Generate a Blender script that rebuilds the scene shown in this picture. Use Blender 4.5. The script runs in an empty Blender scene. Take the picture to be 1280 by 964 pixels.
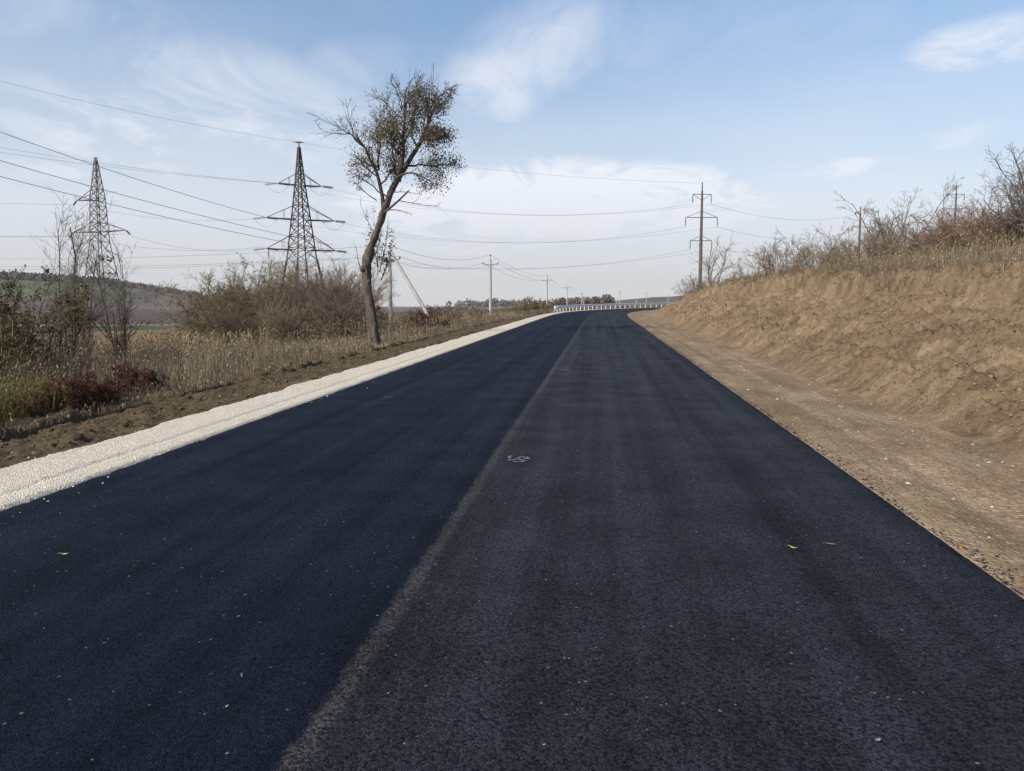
import bpy, math, numpy as np
from mathutils import Vector
RS = np.random.RandomState
scene = bpy.context.scene
COL = scene.collection
PI = math.pi
HAZE = .00013
rad = math.radians

# ------------------------------------------------------------------ camera model
F, G, CH = 980.0, 12/980.0, 1.7
PITCH = rad(5.7106); YAW = rad(5.9128)
FWD = np.array([-math.sin(YAW)*math.cos(PITCH), math.cos(YAW)*math.cos(PITCH), -math.sin(PITCH)])
RGT = np.array([math.cos(YAW), math.sin(YAW), 0.0])
UPV = np.cross(RGT, FWD)
CAM = np.array([0, 0, CH])
FH = np.array([-math.sin(YAW), math.cos(YAW), 0])
def ray(px, py):
    d = FWD + RGT*(px-640)/F - UPV*(py-482)/F
    return d/np.dot(d, FH)
def at(px, py, D):                      # world point seen at a photo pixel, D metres ahead
    return CAM + ray(px, py)*D
def road_hit(px, py):                   # where a photo pixel meets the road plane
    d = ray(px, py); n = np.array([0, -G, 1.0])
    return CAM + d*(-(CAM@n)/(d@n))

# ------------------------------------------------------------------ noise
def _hash(i, j, seed):
    h = (i.astype(np.int64)*374761393 + j.astype(np.int64)*668265263 + seed*144665) & 0x7fffffff
    h = ((h ^ (h >> 13))*1274126177) & 0x7fffffff
    return ((h ^ (h >> 16)) & 0xffff)/65535.0
def vnoise(x, y, seed=0):
    x = np.asarray(x, float); y = np.asarray(y, float)
    i = np.floor(x); j = np.floor(y); fx = x-i; fy = y-j
    fx = fx*fx*(3-2*fx); fy = fy*fy*(3-2*fy)
    a = _hash(i, j, seed); b = _hash(i+1, j, seed); c = _hash(i, j+1, seed); d = _hash(i+1, j+1, seed)
    return (a*(1-fx)+b*fx)*(1-fy)+(c*(1-fx)+d*fx)*fy
def fbm(x, y, oct=4, seed=0, gain=.5):
    s = 0; a = 1; t = 0
    for k in range(oct):
        s = s+a*(vnoise(x*2**k+17.3*k, y*2**k-9.1*k, seed+k)-.5); t += a; a *= gain
    return s/t*2
def smooth(a, b, x):
    t = np.clip((np.asarray(x, float)-a)/(b-a), 0, 1); return t*t*(3-2*t)

# ------------------------------------------------------------------ road alignment
DS = .5
S = np.arange(-45, 330, DS)
_k = np.where(S > 145, 0, smooth(58, 100, S)/108.)
HD = .0085+np.cumsum(_k)*DS
CX = np.cumsum(np.sin(HD))*DS; CY = np.cumsum(np.cos(HD))*DS
_i0 = int(np.argmin(abs(S))); CX = CX-CX[_i0]-1.16; CY = CY-CY[_i0]
NX = np.cos(HD); NY = -np.sin(HD)
def roadz(s): return G*np.asarray(s)-np.where(np.asarray(s) > 110, (np.asarray(s)-110)**2*.00002, 0)
def su2xy(s, u):
    return np.interp(s, S, CX)+np.interp(s, S, NX)*u, np.interp(s, S, CY)+np.interp(s, S, NY)*u
def xy2su(x, y):
    x = np.asarray(x, float).ravel(); y = np.asarray(y, float).ravel()
    s = np.empty_like(x); u = np.empty_like(x)
    for a in range(0, len(x), 20000):
        b = slice(a, a+20000)
        i = np.argmin((x[b, None]-CX[None, ::2])**2+(y[b, None]-CY[None, ::2])**2, axis=1)*2
        dx = x[b]-CX[i]; dy = y[b]-CY[i]
        s[b] = S[i]+(dx*np.sin(HD[i])+dy*np.cos(HD[i])).clip(-1, 1)
        u[b] = np.sign(dx*NX[i]+dy*NY[i]+1e-9)*np.hypot(dx*NX[i]+dy*NY[i], np.clip(np.abs(dx*np.sin(HD[i])+dy*np.cos(HD[i]))-1, 0, None))
    return s, u
W2 = 3.58
def bank_h(s): return np.interp(s, [-45, 14, 32, 52, 70, 85, 100, 125, 160], [1.75, 1.8, 2.08, 2.15, 1.8, 1.35, .9, .35, .25])
def profile(s, u):                       # height above the road edge line
    v = -u
    left = np.interp(v, [0, 3.58, 4.7, 8.0, 9.0, 20, 45, 120], [0, 0, -.03, -.40, -.50, -1.5, -3.1, -4.6])
    hb = bank_h(s); k = (hb+.45)/2.5
    right = np.where(u < 5.9, np.interp(u, [0, 3.58, 5.9], [0, -.02, -.05]),
             np.where(u < 9.6, -.05+(hb+.05)*(u-5.9)/3.7,
                      hb+k*np.interp(u, [9.6, 16, 40, 90, 200], [0, 1.35, 6.0, 12.0, 15.0])))
    return np.where(u < 0, left, right)
def polydist(x, y, pts):
    best = np.full(x.shape, 1e18); hz = np.zeros(x.shape)
    for (p, q) in zip(pts[:-1], pts[1:]):
        d = q[:2]-p[:2]; t = np.clip(((x-p[0])*d[0]+(y-p[1])*d[1])/(d@d), 0, 1)
        r = (x-p[0]-t*d[0])**2+(y-p[1]-t*d[1])**2
        m = r < best; best = np.where(m, r, best); hz = np.where(m, p[2]+t*(q[2]-p[2]), hz)
    return np.sqrt(best), hz
RIDGE_L = [at(-420, 326, 640), at(-60, 347, 690), at(0, 349, 710), at(60, 351, 730), at(120, 355, 750), at(180, 364, 780), at(240, 374, 820), at(330, 381, 880), at(430, 386, 950)]
RIDGE_M = [at(430, 387, 1250), at(540, 388, 1250), at(610, 384, 1200), at(690, 384, 1100), at(760, 380, 950)]
RIDGE_R = [at(655, 386, 520), at(700, 381, 520), at(760, 379, 520), at(800, 376, 540), at(835, 373, 560), at(870, 369, 580), at(950, 360, 600), at(1150, 340, 600)]
def zfar(x, y):
    base = -4.4+3.0*smooth(-60, 60, x)-3.0*smooth(200, 420, y)
    z = base
    for pts, sg in ((RIDGE_L, 190), (RIDGE_M, 260), (RIDGE_R, 150)):
        d, h = polydist(x, y, pts)
        z = np.maximum(z, base+(h-base)*np.exp(-(d/sg)**2))
    r = np.hypot(x, y)
    return z+3.5*smooth(1400, 2300, r)*1.0+7.0*smooth(1400, 2300, r)
def height(x, y):
    x = np.asarray(x, float); sh = x.shape; x = x.ravel(); y = np.asarray(y, float).ravel()
    s, u = xy2su(x, y)
    zc = roadz(s)+profile(s, u)
    wl = np.where(u < 0, smooth(35, 120, -u), smooth(70, 230, u))
    wl = np.maximum(wl, smooth(330, 420, np.hypot(x, y)))
    z = zc*(1-wl)+zfar(x, y)*wl
    z = z+np.where(np.abs(u+.5) > 9, (fbm(x*.22, y*.22, 3, 5)*.16+fbm(x*.9, y*.9, 2, 9)*.05)*smooth(9, 14, np.abs(u)), 0)
    return z.reshape(sh), s.reshape(sh), u.reshape(sh)
def gz(x, y): return float(height(np.array([x]), np.array([y]))[0][0])
def ground_at(px, D):                    # terrain point under a photo column, D metres ahead
    p = at(px, 384, D); p[2] = gz(p[0], p[1]); return p

# ------------------------------------------------------------------ mesh building
class MB:
    def __init__(s): s.v = []; s.q = []; s.t = []; s.qm = []; s.tm = []; s.tint = []; s.n = 0; s.extra = {}
    def add(s, V, quads=None, tris=None, mat=0, tint=.5):
        V = np.asarray(V, float).reshape(-1, 3)
        if quads is not None and len(quads):
            s.q.append(np.asarray(quads)+s.n); s.qm.append(np.full(len(quads), mat))
        if tris is not None and len(tris):
            s.t.append(np.asarray(tris)+s.n); s.tm.append(np.full(len(tris), mat))
        s.v.append(V); s.tint.append(np.broadcast_to(np.asarray(tint, float), (len(V),)).copy()); s.n += len(V)
    def build(s, name, mats, parent=None, smooth_=False, loc=None, attrs=None):
        me = bpy.data.meshes.new(name)
        V = np.concatenate(s.v)
        if loc is not None: V = V-np.asarray(loc)
        q = np.concatenate(s.q) if s.q else np.zeros((0, 4), int); t = np.concatenate(s.t) if s.t else np.zeros((0, 3), int)
        me.vertices.add(len(V)); me.vertices.foreach_set('co', V.ravel().astype(np.float32))
        me.loops.add(q.size+t.size); me.polygons.add(len(q)+len(t))
        me.loops.foreach_set('vertex_index', np.concatenate([q.ravel(), t.ravel()]).astype(np.int32))
        me.polygons.foreach_set('loop_start', np.concatenate([np.arange(len(q))*4, q.size+np.arange(len(t))*3]).astype(np.int32))
        mi = np.concatenate([np.concatenate(s.qm) if s.qm else np.zeros(0), np.concatenate(s.tm) if s.tm else np.zeros(0)])
        me.polygons.foreach_set('material_index', mi.astype(np.int32))
        me.polygons.foreach_set('use_smooth', np.full(len(mi), bool(smooth_)))
        a = me.attributes.new('tint', 'FLOAT', 'POINT'); a.data.foreach_set('value', np.concatenate(s.tint).astype(np.float32))
        for k, val in (attrs or {}).items():
            val = np.asarray(val, np.float32)
            if val.ndim == 2:
                a = me.attributes.new(k, 'FLOAT_COLOR', 'POINT'); a.data.foreach_set('color', val.ravel())
            else:
                a = me.attributes.new(k, 'FLOAT', 'POINT'); a.data.foreach_set('value', val)
        for m in (mats if isinstance(mats, (list, tuple)) else [mats]): me.materials.append(m)
        me.update(calc_edges=True)
        o = bpy.data.objects.new(name, me); COL.objects.link(o)
        if parent is not None: o.parent = parent
        return o
def tubes(mb, P, R, k=3, mat=0, tint=.5, cap=False):
    P = np.asarray(P, float); R = np.asarray(R, float)
    if P.ndim == 2: P = P[None]; R = R[None]
    K, n, _ = P.shape
    T = np.gradient(P, axis=1); T /= np.linalg.norm(T, axis=2, keepdims=True)+1e-12
    ref = np.where(np.abs(T[:, :1, 2:3]) < .8, np.array([0, 0, 1.0]), np.array([1.0, 0, 0]))
    A = np.cross(T, np.broadcast_to(ref, T.shape)); A /= np.linalg.norm(A, axis=2, keepdims=True)+1e-12
    B = np.cross(T, A)
    a = np.arange(k)*2*PI/k+(PI/4 if k == 4 else 0)
    V = P[:, :, None]+R[:, :, None, None]*(np.cos(a)[None, None, :, None]*A[:, :, None]+np.sin(a)[None, None, :, None]*B[:, :, None])
    i = np.arange(n-1)[:, None]*k; j = np.arange(k)[None]; j2 = (j+1) % k
    f = np.stack([i+j, i+j2, i+k+j2, i+k+j], -1).reshape(-1, 4)
    Q = (f[None]+(np.arange(K)*n*k)[:, None, None]).reshape(-1, 4)
    tt = np.asarray(tint, float)
    if tt.ndim == 1: tt = np.repeat(tt, n*k)
    caps = None
    if cap and k == 4:
        c0 = np.array([3, 2, 1, 0]); c1 = (n-1)*k+np.arange(4); b = (np.arange(K)*n*k)[:, None]
        Q = np.concatenate([Q, c0+b, c1+b])
    elif cap:
        fan0 = np.array([[0, x+1, x] for x in range(1, k-1)]); fan1 = (n-1)*k+np.array([[0, x, x+1] for x in range(1, k-1)])
        b = (np.arange(K)*n*k)[:, None, None]
        caps = np.concatenate([(fan0+b).reshape(-1, 3), (fan1+b).reshape(-1, 3)])
    mb.add(V, Q, caps, mat, tt)
def bar(mb, p, q, r=.05, k=4, mat=0, r2=None, tint=.5):
    tubes(mb, np.array([[p, q]], float), np.array([[r, r if r2 is None else r2]]), k, mat, tint, True)
def box(mb, c, sx, sy, sz, rz=0, mat=0, tint=.5):
    v = np.array([[x, y, z] for x in (-.5, .5) for y in (-.5, .5) for z in (-.5, .5)])*[sx, sy, sz]
    cz, sn = math.cos(rz), math.sin(rz)
    v = np.stack([v[:, 0]*cz-v[:, 1]*sn, v[:, 0]*sn+v[:, 1]*cz, v[:, 2]], 1)+np.asarray(c)
    mb.add(v, [[0, 1, 3, 2], [4, 6, 7, 5], [0, 4, 5, 1], [2, 3, 7, 6], [0, 2, 6, 4], [1, 5, 7, 3]], None, mat, tint)
def lathe(mb, c, prof, k=10, mat=0, axis=None, tint=.5):
    prof = np.array(prof, float); n = len(prof)
    ax = np.array([0, 0, 1.0]) if axis is None else np.asarray(axis, float)/np.linalg.norm(axis)
    P = np.asarray(c)[None]+prof[:, 1:2]*ax[None]
    r = np.array([1.0, 0, 0]) if abs(ax[2]) > .8 else np.array([0, 0, 1.0])
    A = np.cross(ax, r); A /= np.linalg.norm(A); B = np.cross(ax, A)
    a = np.arange(k)*2*PI/k
    V = P[:, None]+prof[:, 0][:, None, None]*(np.cos(a)[None, :, None]*A+np.sin(a)[None, :, None]*B)
    i = np.arange(n-1)[:, None]*k; j = np.arange(k)[None]; j2 = (j+1) % k
    mb.add(V, np.stack([i+j, i+j2, i+k+j2, i+k+j], -1).reshape(-1, 4), None, mat, tint)
def tag(o, label=None, cat=None, group=None, kind=None):
    if label: o['label'] = label
    if cat: o['category'] = cat
    if group: o['group'] = group
    if kind: o['kind'] = kind
    return o
def thing(name, loc, label, cat, group=None):
    o = bpy.data.objects.new(name, None); COL.objects.link(o); o.location = loc; o.empty_display_size = .2
    return tag(o, label, cat, group)
def copy_tree(o, parent=None):
    c = o.copy(); COL.objects.link(c); c.parent = parent
    for ch in list(o.children): copy_tree(ch, c)
    return c

# ------------------------------------------------------------------ materials
class NT:
    def __init__(s, name):
        s.m = bpy.data.materials.new(name); s.m.use_nodes = True; s.t = s.m.node_tree; s.n = s.t.nodes; s.l = s.t.links
        s.b = s.n['Principled BSDF']; s.pos = s.n.new('ShaderNodeNewGeometry').outputs['Position']
    def _in(s, sock, v):
        if hasattr(v, 'links'): s.l.new(v, sock)
        elif v is not None:
            if isinstance(v, (tuple, list)) and len(v) == 3 and sock.type == 'RGBA': v = (*v, 1)
            sock.default_value = v
    def vec(s, scale, src=None):
        n = s.n.new('ShaderNodeVectorMath'); n.operation = 'MULTIPLY'; s._in(n.inputs[0], src or s.pos); n.inputs[1].default_value = scale if isinstance(scale, tuple) else (scale,)*3
        return n.outputs[0]
    def noise(s, scale, detail=3, rough=.55, v=None):
        n = s.n.new('ShaderNodeTexNoise'); s._in(n.inputs['Vector'], v or s.pos); n.inputs['Scale'].default_value = scale; n.inputs['Detail'].default_value = detail; n.inputs['Roughness'].default_value = rough
        return n.outputs[0]
    def voro(s, scale, v=None, out='Distance', feature='F1'):
        n = s.n.new('ShaderNodeTexVoronoi'); n.feature = feature; s._in(n.inputs['Vector'], v or s.pos); n.inputs['Scale'].default_value = scale
        return n.outputs[out]
    def attr(s, name, out='Fac'):
        n = s.n.new('ShaderNodeAttribute'); n.attribute_name = name; return n.outputs[out]
    def math(s, op, a, b=0., c=0., clamp=False):
        n = s.n.new('ShaderNodeMath'); n.operation = op; n.use_clamp = clamp
        for k, x in enumerate((a, b, c)): s._in(n.inputs[k], x)
        return n.outputs[0]
    def step(s, x, lo, hi, a=0., b=1.):
        n = s.n.new('ShaderNodeMapRange'); n.interpolation_type = 'SMOOTHSTEP'; s._in(n.inputs[0], x)
        for k, y in enumerate((lo, hi, a, b)): n.inputs[k+1].default_value = y
        return n.outputs[0]
    def mix(s, f, a, b, mode='MIX'):
        n = s.n.new('ShaderNodeMix'); n.data_type = 'RGBA'; n.blend_type = mode
        s._in(n.inputs[0], f); s._in(n.inputs[6], a); s._in(n.inputs[7], b); return n.outputs[2]
    def ramp(s, f, cols):
        n = s.n.new('ShaderNodeValToRGB'); s._in(n.inputs[0], f); e = n.color_ramp.elements
        while len(e) < len(cols): e.new(.5)
        for k, (p, c) in enumerate(cols): e[k].position = p; e[k].color = (*c, 1)
        return n.outputs[0]
    def bump(s, h, strength, dist, prev=None):
        n = s.n.new('ShaderNodeBump'); s._in(n.inputs['Height'], h); n.inputs['Strength'].default_value = strength; n.inputs['Distance'].default_value = dist
        if prev: s.l.new(prev, n.inputs['Normal'])
        return n.outputs[0]
    def out(s, col, rough=.85, normal=None, spec=.3, metal=0.):
        s._in(s.b.inputs['Base Color'], col); s._in(s.b.inputs['Roughness'], rough); s._in(s.b.inputs['Specular IOR Level'], spec); s._in(s.b.inputs['Metallic'], metal)
        if normal: s.l.new(normal, s.b.inputs['Normal'])
        return s.m
def m_plain(name, c1, c2, scale=3., rough=.8, bumpd=.01, metal=0., spec=.3, fine=40.):
    t = NT(name); f = t.noise(scale, 4, .6); g = t.noise(fine, 3, .6)
    return t.out(t.mix(t.step(t.math('MULTIPLY_ADD', g, .35, t.math('MULTIPLY', f, .65)), .3, .7), c1, c2), rough, t.bump(g, .6, bumpd), spec, metal)
def m_tint(name, cols, rough=.8, trans=0., noise=0.):   # colour from the per-clump tint attribute
    t = NT(name); f = t.attr('tint')
    if noise: f = t.math('ADD', f, t.math('MULTIPLY', t.math('SUBTRACT', t.noise(.35, 3), .5), noise))
    c = t.ramp(f, cols); m = t.out(c, rough, None, .15)
    if trans:
        tr = t.n.new('ShaderNodeBsdfTranslucent'); t.l.new(c, tr.inputs[0]); mx = t.n.new('ShaderNodeMixShader'); mx.inputs[0].default_value = trans
        t.l.new(t.b.outputs[0], mx.inputs[1]); t.l.new(tr.outputs[0], mx.inputs[2]); t.l.new(mx.outputs[0], t.n['Material Output'].inputs[0])
    return m
MAT = {}
def make_materials():
    # asphalt: coarse fresh bitumen mat, left lane laid later than the right one
    t = NT('asphalt'); u = t.attr('u'); sv = t.attr('s')
    jit = t.math('MULTIPLY', t.math('SUBTRACT', t.noise(9, 4, .65), .5), .11)
    uj = t.math('ADD', u, jit)
    lane = t.step(uj, .02, .07)
    cell = t.voro(88, out='Color'); dist = t.voro(88); n2 = t.noise(40, 3, .7); n3 = t.noise(1.3, 4, .6)
    cmb = t.n.new('ShaderNodeCombineXYZ'); t.l.new(t.math('MULTIPLY', u, 2.6), cmb.inputs[0]); t.l.new(t.math('MULTIPLY', sv, .035), cmb.inputs[1])
    streak = t.noise(1.0, 4, .6, cmb.outputs[0])
    base = t.mix(lane, (.0038, .0056, .0112), (.0180, .0198, .0262))
    seam = t.math('MULTIPLY', lane, t.step(uj, .11, .16, 1, 0))
    base = t.mix(t.math('MULTIPLY', t.math('MULTIPLY', lane, t.step(u, .1, .9, 1, 0)), .18), base, (.030, .030, .036)); base = t.mix(t.math('MULTIPLY', seam, .75), base, (.052, .049, .051))
    base = t.mix(t.math('MULTIPLY', t.step(uj, 3.0, 3.4), .55), base, (.0080, .0095, .0150))
    sep = t.n.new('ShaderNodeSeparateColor'); t.l.new(cell, sep.inputs[0])
    k = t.math('MULTIPLY', t.math('MULTIPLY_ADD', sep.outputs[0], 2.0, .12), t.math('MULTIPLY_ADD', t.math('MULTIPLY_ADD', t.step(streak, .3, .7), 1.5, t.step(n3, .3, .7)), .42, .48))
    hsv = t.n.new('ShaderNodeVectorMath'); hsv.operation = 'SCALE'; t.l.new(base, hsv.inputs[0]); t.l.new(k, hsv.inputs['Scale'])
    col = t.mix(t.math('MULTIPLY', t.step(sep.outputs[1], .9955, .9975), t.step(t.noise(7, 2), .42, .6)), hsv.outputs[0], (.21, .205, .2))
    nrm = t.bump(t.math('ADD', t.math('MULTIPLY', dist, -42.), t.math('ADD', t.math('MULTIPLY', n2, .8), t.math('MULTIPLY', t.voro(210), -40.))), .62, .0045)
    MAT['asphalt'] = t.out(col, t.math('MULTIPLY_ADD', sep.outputs[2], .25, t.step(t.math('MULTIPLY_ADD', streak, .6, t.math('MULTIPLY', n3, .4)), .35, .65, .64, .50)), nrm, t.math('MULTIPLY_ADD', lane, -.02, .13)); t._in(t.b.inputs['Specular Tint'], t.mix(lane, (.34, .54, 1.0), (.72, .83, 1.0)))  # sky's blue reflection put into the specular tint, stronger on the left lane
    # white crushed limestone
    t = NT('limestone_gravel'); c = t.voro(80, out='Color'); d = t.voro(80); n = t.noise(2.2, 4, .6)
    sep = t.n.new('ShaderNodeSeparateColor'); t.l.new(c, sep.inputs[0])
    col = t.mix(sep.outputs[0], (.50, .445, .36), (.76, .69, .58)); col = t.mix(t.step(n, .5, .78, 0, .4), col, (.46, .40, .315))
    MAT['gravel'] = t.out(col, .9, t.bump(t.math('MULTIPLY', d, -22.), .55, .008), .2)
    MAT['stone'] = m_tint('limestone_chip', [(0, (.42, .375, .305)), (.5, (.64, .585, .49)), (1, (.80, .74, .635))], .9)
    # dark turned topsoil
    t = NT('topsoil'); n = t.noise(1.6, 5, .65); g = t.noise(18, 5, .7); v = t.voro(11)
    col = t.ramp(t.math('MULTIPLY_ADD', g, .5, t.math('MULTIPLY', n, .5)), [(.3, (.042, .030, .016)), (.5, (.085, .062, .034)), (.7, (.150, .112, .064))])
    MAT['topsoil'] = t.out(col, .95, t.bump(t.math('ADD', g, t.math('MULTIPLY', v, .6)), .9, .05), .15)
    MAT['clod'] = m_tint('topsoil_clod', [(0, (.045, .034, .020)), (.5, (.080, .062, .039)), (1, (.13, .104, .068))], .95, 0, .25)
    # packed dirt shoulder
    t = NT('packed_dirt'); n = t.noise(.9, 5, .6); g = t.noise(14, 5, .7); u = t.attr('u'); sv = t.attr('s')
    cmb = t.n.new('ShaderNodeCombineXYZ'); t.l.new(t.math('MULTIPLY', u, 1.8), cmb.inputs[0]); t.l.new(t.math('MULTIPLY', sv, .12), cmb.inputs[1])
    st = t.noise(1.6, 5, .65, cmb.outputs[0])
    col = t.ramp(t.math('MULTIPLY_ADD', g, .35, t.math('MULTIPLY_ADD', n, .3, t.math('MULTIPLY', st, .35))), [(.36, (.105, .072, .042)), (.5, (.205, .145, .088)), (.62, (.34, .255, .165))])
    sc = t.voro(34, out='Color'); sep = t.n.new('ShaderNodeSeparateColor'); t.l.new(sc, sep.inputs[0])
    col = t.mix(t.math('MULTIPLY', t.step(sep.outputs[0], .95, .97), .65), col, (.36, .33, .29))
    col = t.mix(t.math('MULTIPLY', t.step(sep.outputs[1], .93, .96), .6), col, (.07, .055, .042))
    MAT['dirt'] = t.out(col, .95, t.bump(t.math('ADD', g, t.math('MULTIPLY', t.voro(34), -.8)), .8, .025), .15)
    # cut loam bank: streaked downslope
    t = NT('loam_bank'); u = t.attr('u'); sv = t.attr('s')
    cmb = t.n.new('ShaderNodeCombineXYZ'); t.l.new(t.math('MULTIPLY_ADD', u, .5, t.math('MULTIPLY', sv, .35)), cmb.inputs[0]); t.l.new(t.math('MULTIPLY', sv, 1.6), cmb.inputs[1])
    st = t.noise(1.6, 5, .65, cmb.outputs[0]); n = t.noise(.55, 5, .6); g = t.noise(9, 6, .72); g2 = t.noise(34, 4, .7)
    f = t.math('MULTIPLY_ADD', g, .34, t.math('MULTIPLY_ADD', n, .33, t.math('MULTIPLY', st, .33)))
    col = t.ramp(f, [(.36, (.070, .046, .027)), (.43, (.145, .100, .061)), (.52, (.232, .168, .105)), (.62, (.33, .252, .165))])
    col = t.mix(t.math('MULTIPLY', t.step(t.noise(.8, 5, .7), .52, .66), t.step(u, 6.3, 8.2, .12, .10)), col, (.105, .092, .052))
    col = t.mix(t.math('MULTIPLY', t.step(t.math('ADD', u, t.math('MULTIPLY', t.math('SUBTRACT', n, .5), 2.6)), 9.5, 10.1), .85), col, (.14, .105, .065))
    col = t.mix(t.step(t.noise(2.7, 7, .72), .50, .64, 0, .45), col, (.118, .080, .048))  # shade of pits put into the colour as dark patches, for relief
    col = t.mix(t.step(g2, .60, .70, 0, .5), col, (.060, .042, .027))
    MAT['bank'] = t.out(col, .95, t.bump(t.math('ADD', g, t.math('MULTIPLY', g2, .7)), .9, .075), .12)
    MAT['bank_clod'] = m_tint('loam_clod', [(0, (.085, .060, .037)), (.5, (.165, .119, .074)), (1, (.26, .195, .125))], .95, 0, .2)
    # ground: field colours come with the land
    t = NT('land'); c = t.attr('zone', 'Color'); g = t.noise(.6, 6, .7); g2 = t.noise(.05, 5, .65)
    k = t.math('MULTIPLY', t.math('MULTIPLY_ADD', t.step(g, .25, .75), .7, .65), t.math('MULTIPLY_ADD', t.step(g2, .3, .7), .5, .75))
    sc = t.n.new('ShaderNodeVectorMath'); sc.operation = 'SCALE'; t.l.new(c, sc.inputs[0]); t.l.new(k, sc.inputs['Scale'])
    MAT['land'] = t.out(sc.outputs[0], .95, t.bump(g, .7, .15), .1)
    # plants
    MAT['grass'] = m_tint('dry_grass', [(0, (.085, .062, .038)), (.35, (.165, .126, .080)), (.7, (.27, .220, .150)), (1, (.40, .34, .25))], .8, .25, .35)
    MAT['weed'] = m_tint('green_weed', [(0, (.070, .062, .022)), (.5, (.125, .115, .034)), (1, (.22, .185, .07))], .75, .25, .3)
    MAT['corn'] = m_tint('dry_corn', [(0, (.17, .125, .068)), (.5, (.30, .23, .135)), (1, (.45, .37, .24))], .8, .25, .3)
    MAT['twig'] = m_tint('bare_twig', [(0, (.080, .060, .038)), (.5, (.158, .120, .078)), (1, (.26, .205, .142))], .85)
    MAT['twig_dark'] = m_tint('dark_twig', [(0, (.05, .04, .034)), (.5, (.085, .068, .056)), (1, (.13, .108, .09))], .9)
    MAT['twig_red'] = m_tint('reddish_twig', [(0, (.085, .056, .044)), (.5, (.160, .108, .084)), (1, (.24, .175, .14))], .85)
    MAT['twig_pale'] = m_tint('pale_twig', [(0, (.12, .105, .088)), (.5, (.20, .175, .148)), (1, (.29, .26, .225))], .85)
    t = NT('tree_bark'); v = t.noise(7, 6, .75, t.vec((1, 1, .22))); g = t.noise(30, 4, .7, t.vec((1, 1, .3)))
    MAT['bark'] = t.out(t.ramp(t.math('MULTIPLY_ADD', v, .6, t.math('MULTIPLY', g, .4)), [(.36, (.030, .023, .018)), (.48, (.095, .077, .062)), (.62, (.23, .195, .16))]), .95, t.bump(t.math('ADD', v, t.math('MULTIPLY', g, .5)), 1., .12), .15)
    MAT['leaf_dark'] = m_tint('withered_leaf', [(0, (.055, .042, .034)), (.4, (.115, .088, .064)), (.75, (.175, .135, .090)), (1, (.25, .20, .13))], .65, .2)
    MAT['leaf_olive'] = m_tint('olive_leaf', [(0, (.055, .048, .016)), (.5, (.135, .110, .032)), (1, (.24, .185, .060))], .65, .25)
    MAT['leaf_green'] = m_tint('dull_green_leaf', [(0, (.045, .037, .015)), (.5, (.098, .080, .030)), (1, (.180, .145, .058))], .6, .2)
    MAT['leaf_red'] = m_tint('russet_leaf', [(0, (.040, .014, .010)), (.5, (.090, .030, .020)), (1, (.15, .065, .035))], .65, .2)
    MAT['leaf_pale'] = m_tint('silvery_leaf', [(0, (.16, .16, .125)), (.5, (.27, .27, .22)), (1, (.40, .40, .34))], .65, .2)
    MAT['wood'] = m_tint('far_tree', [(0, (.11, .094, .077)), (.5, (.155, .132, .106)), (1, (.21, .18, .145))], .9)
    # structures
    MAT['pylon'] = m_plain('weathered_pylon_steel', (.040, .022, .022), (.085, .052, .050), 1.2, .7, .01)
    MAT['pylon_grey'] = m_plain('grey_pylon_steel', (.075, .068, .070), (.14, .128, .13), 1.2, .65, .01)
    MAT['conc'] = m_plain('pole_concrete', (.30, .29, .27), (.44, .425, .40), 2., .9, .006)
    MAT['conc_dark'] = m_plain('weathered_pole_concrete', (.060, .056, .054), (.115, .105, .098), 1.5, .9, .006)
    MAT['steel'] = m_plain('dark_steel', (.05, .05, .055), (.10, .10, .105), 6, .6, .003)
    MAT['galv'] = m_plain('galvanised_steel', (.62, .63, .64), (.76, .77, .78), 4, .5, .002, .1, .5)
    MAT['ceramic'] = m_plain('brown_insulator', (.05, .035, .03), (.09, .065, .055), 8, .35, .001)
    MAT['glass'] = m_plain('grey_insulator', (.10, .105, .105), (.17, .175, .175), 8, .35, .001)
    MAT['wire'] = m_plain('conductor_wire', (.05, .05, .055), (.09, .09, .095), 2, .6, .001)
    MAT['paint'] = m_plain('worn_road_paint', (.04, .04, .05), (.27, .28, .30), 22, .8, .002, fine=120)
    MAT['leaf_y'] = m_plain('yellow_leaf', (.42, .36, .14), (.55, .48, .22), 40, .6, .001)
    MAT['leaf_g'] = m_plain('lime_leaf', (.33, .36, .10), (.46, .46, .17), 40, .6, .001)
    MAT['leaf_gr'] = m_plain('grey_leaf', (.13, .13, .135), (.2, .2, .205), 40, .6, .001)
    MAT['pebble'] = m_tint('shoulder_pebble', [(0, (.20, .165, .13)), (.5, (.36, .32, .27)), (1, (.60, .57, .52))], .9)
    MAT['crumb'] = m_tint('asphalt_crumb', [(0, (.012, .013, .017)), (1, (.035, .035, .04))], .6)
make_materials()

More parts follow.
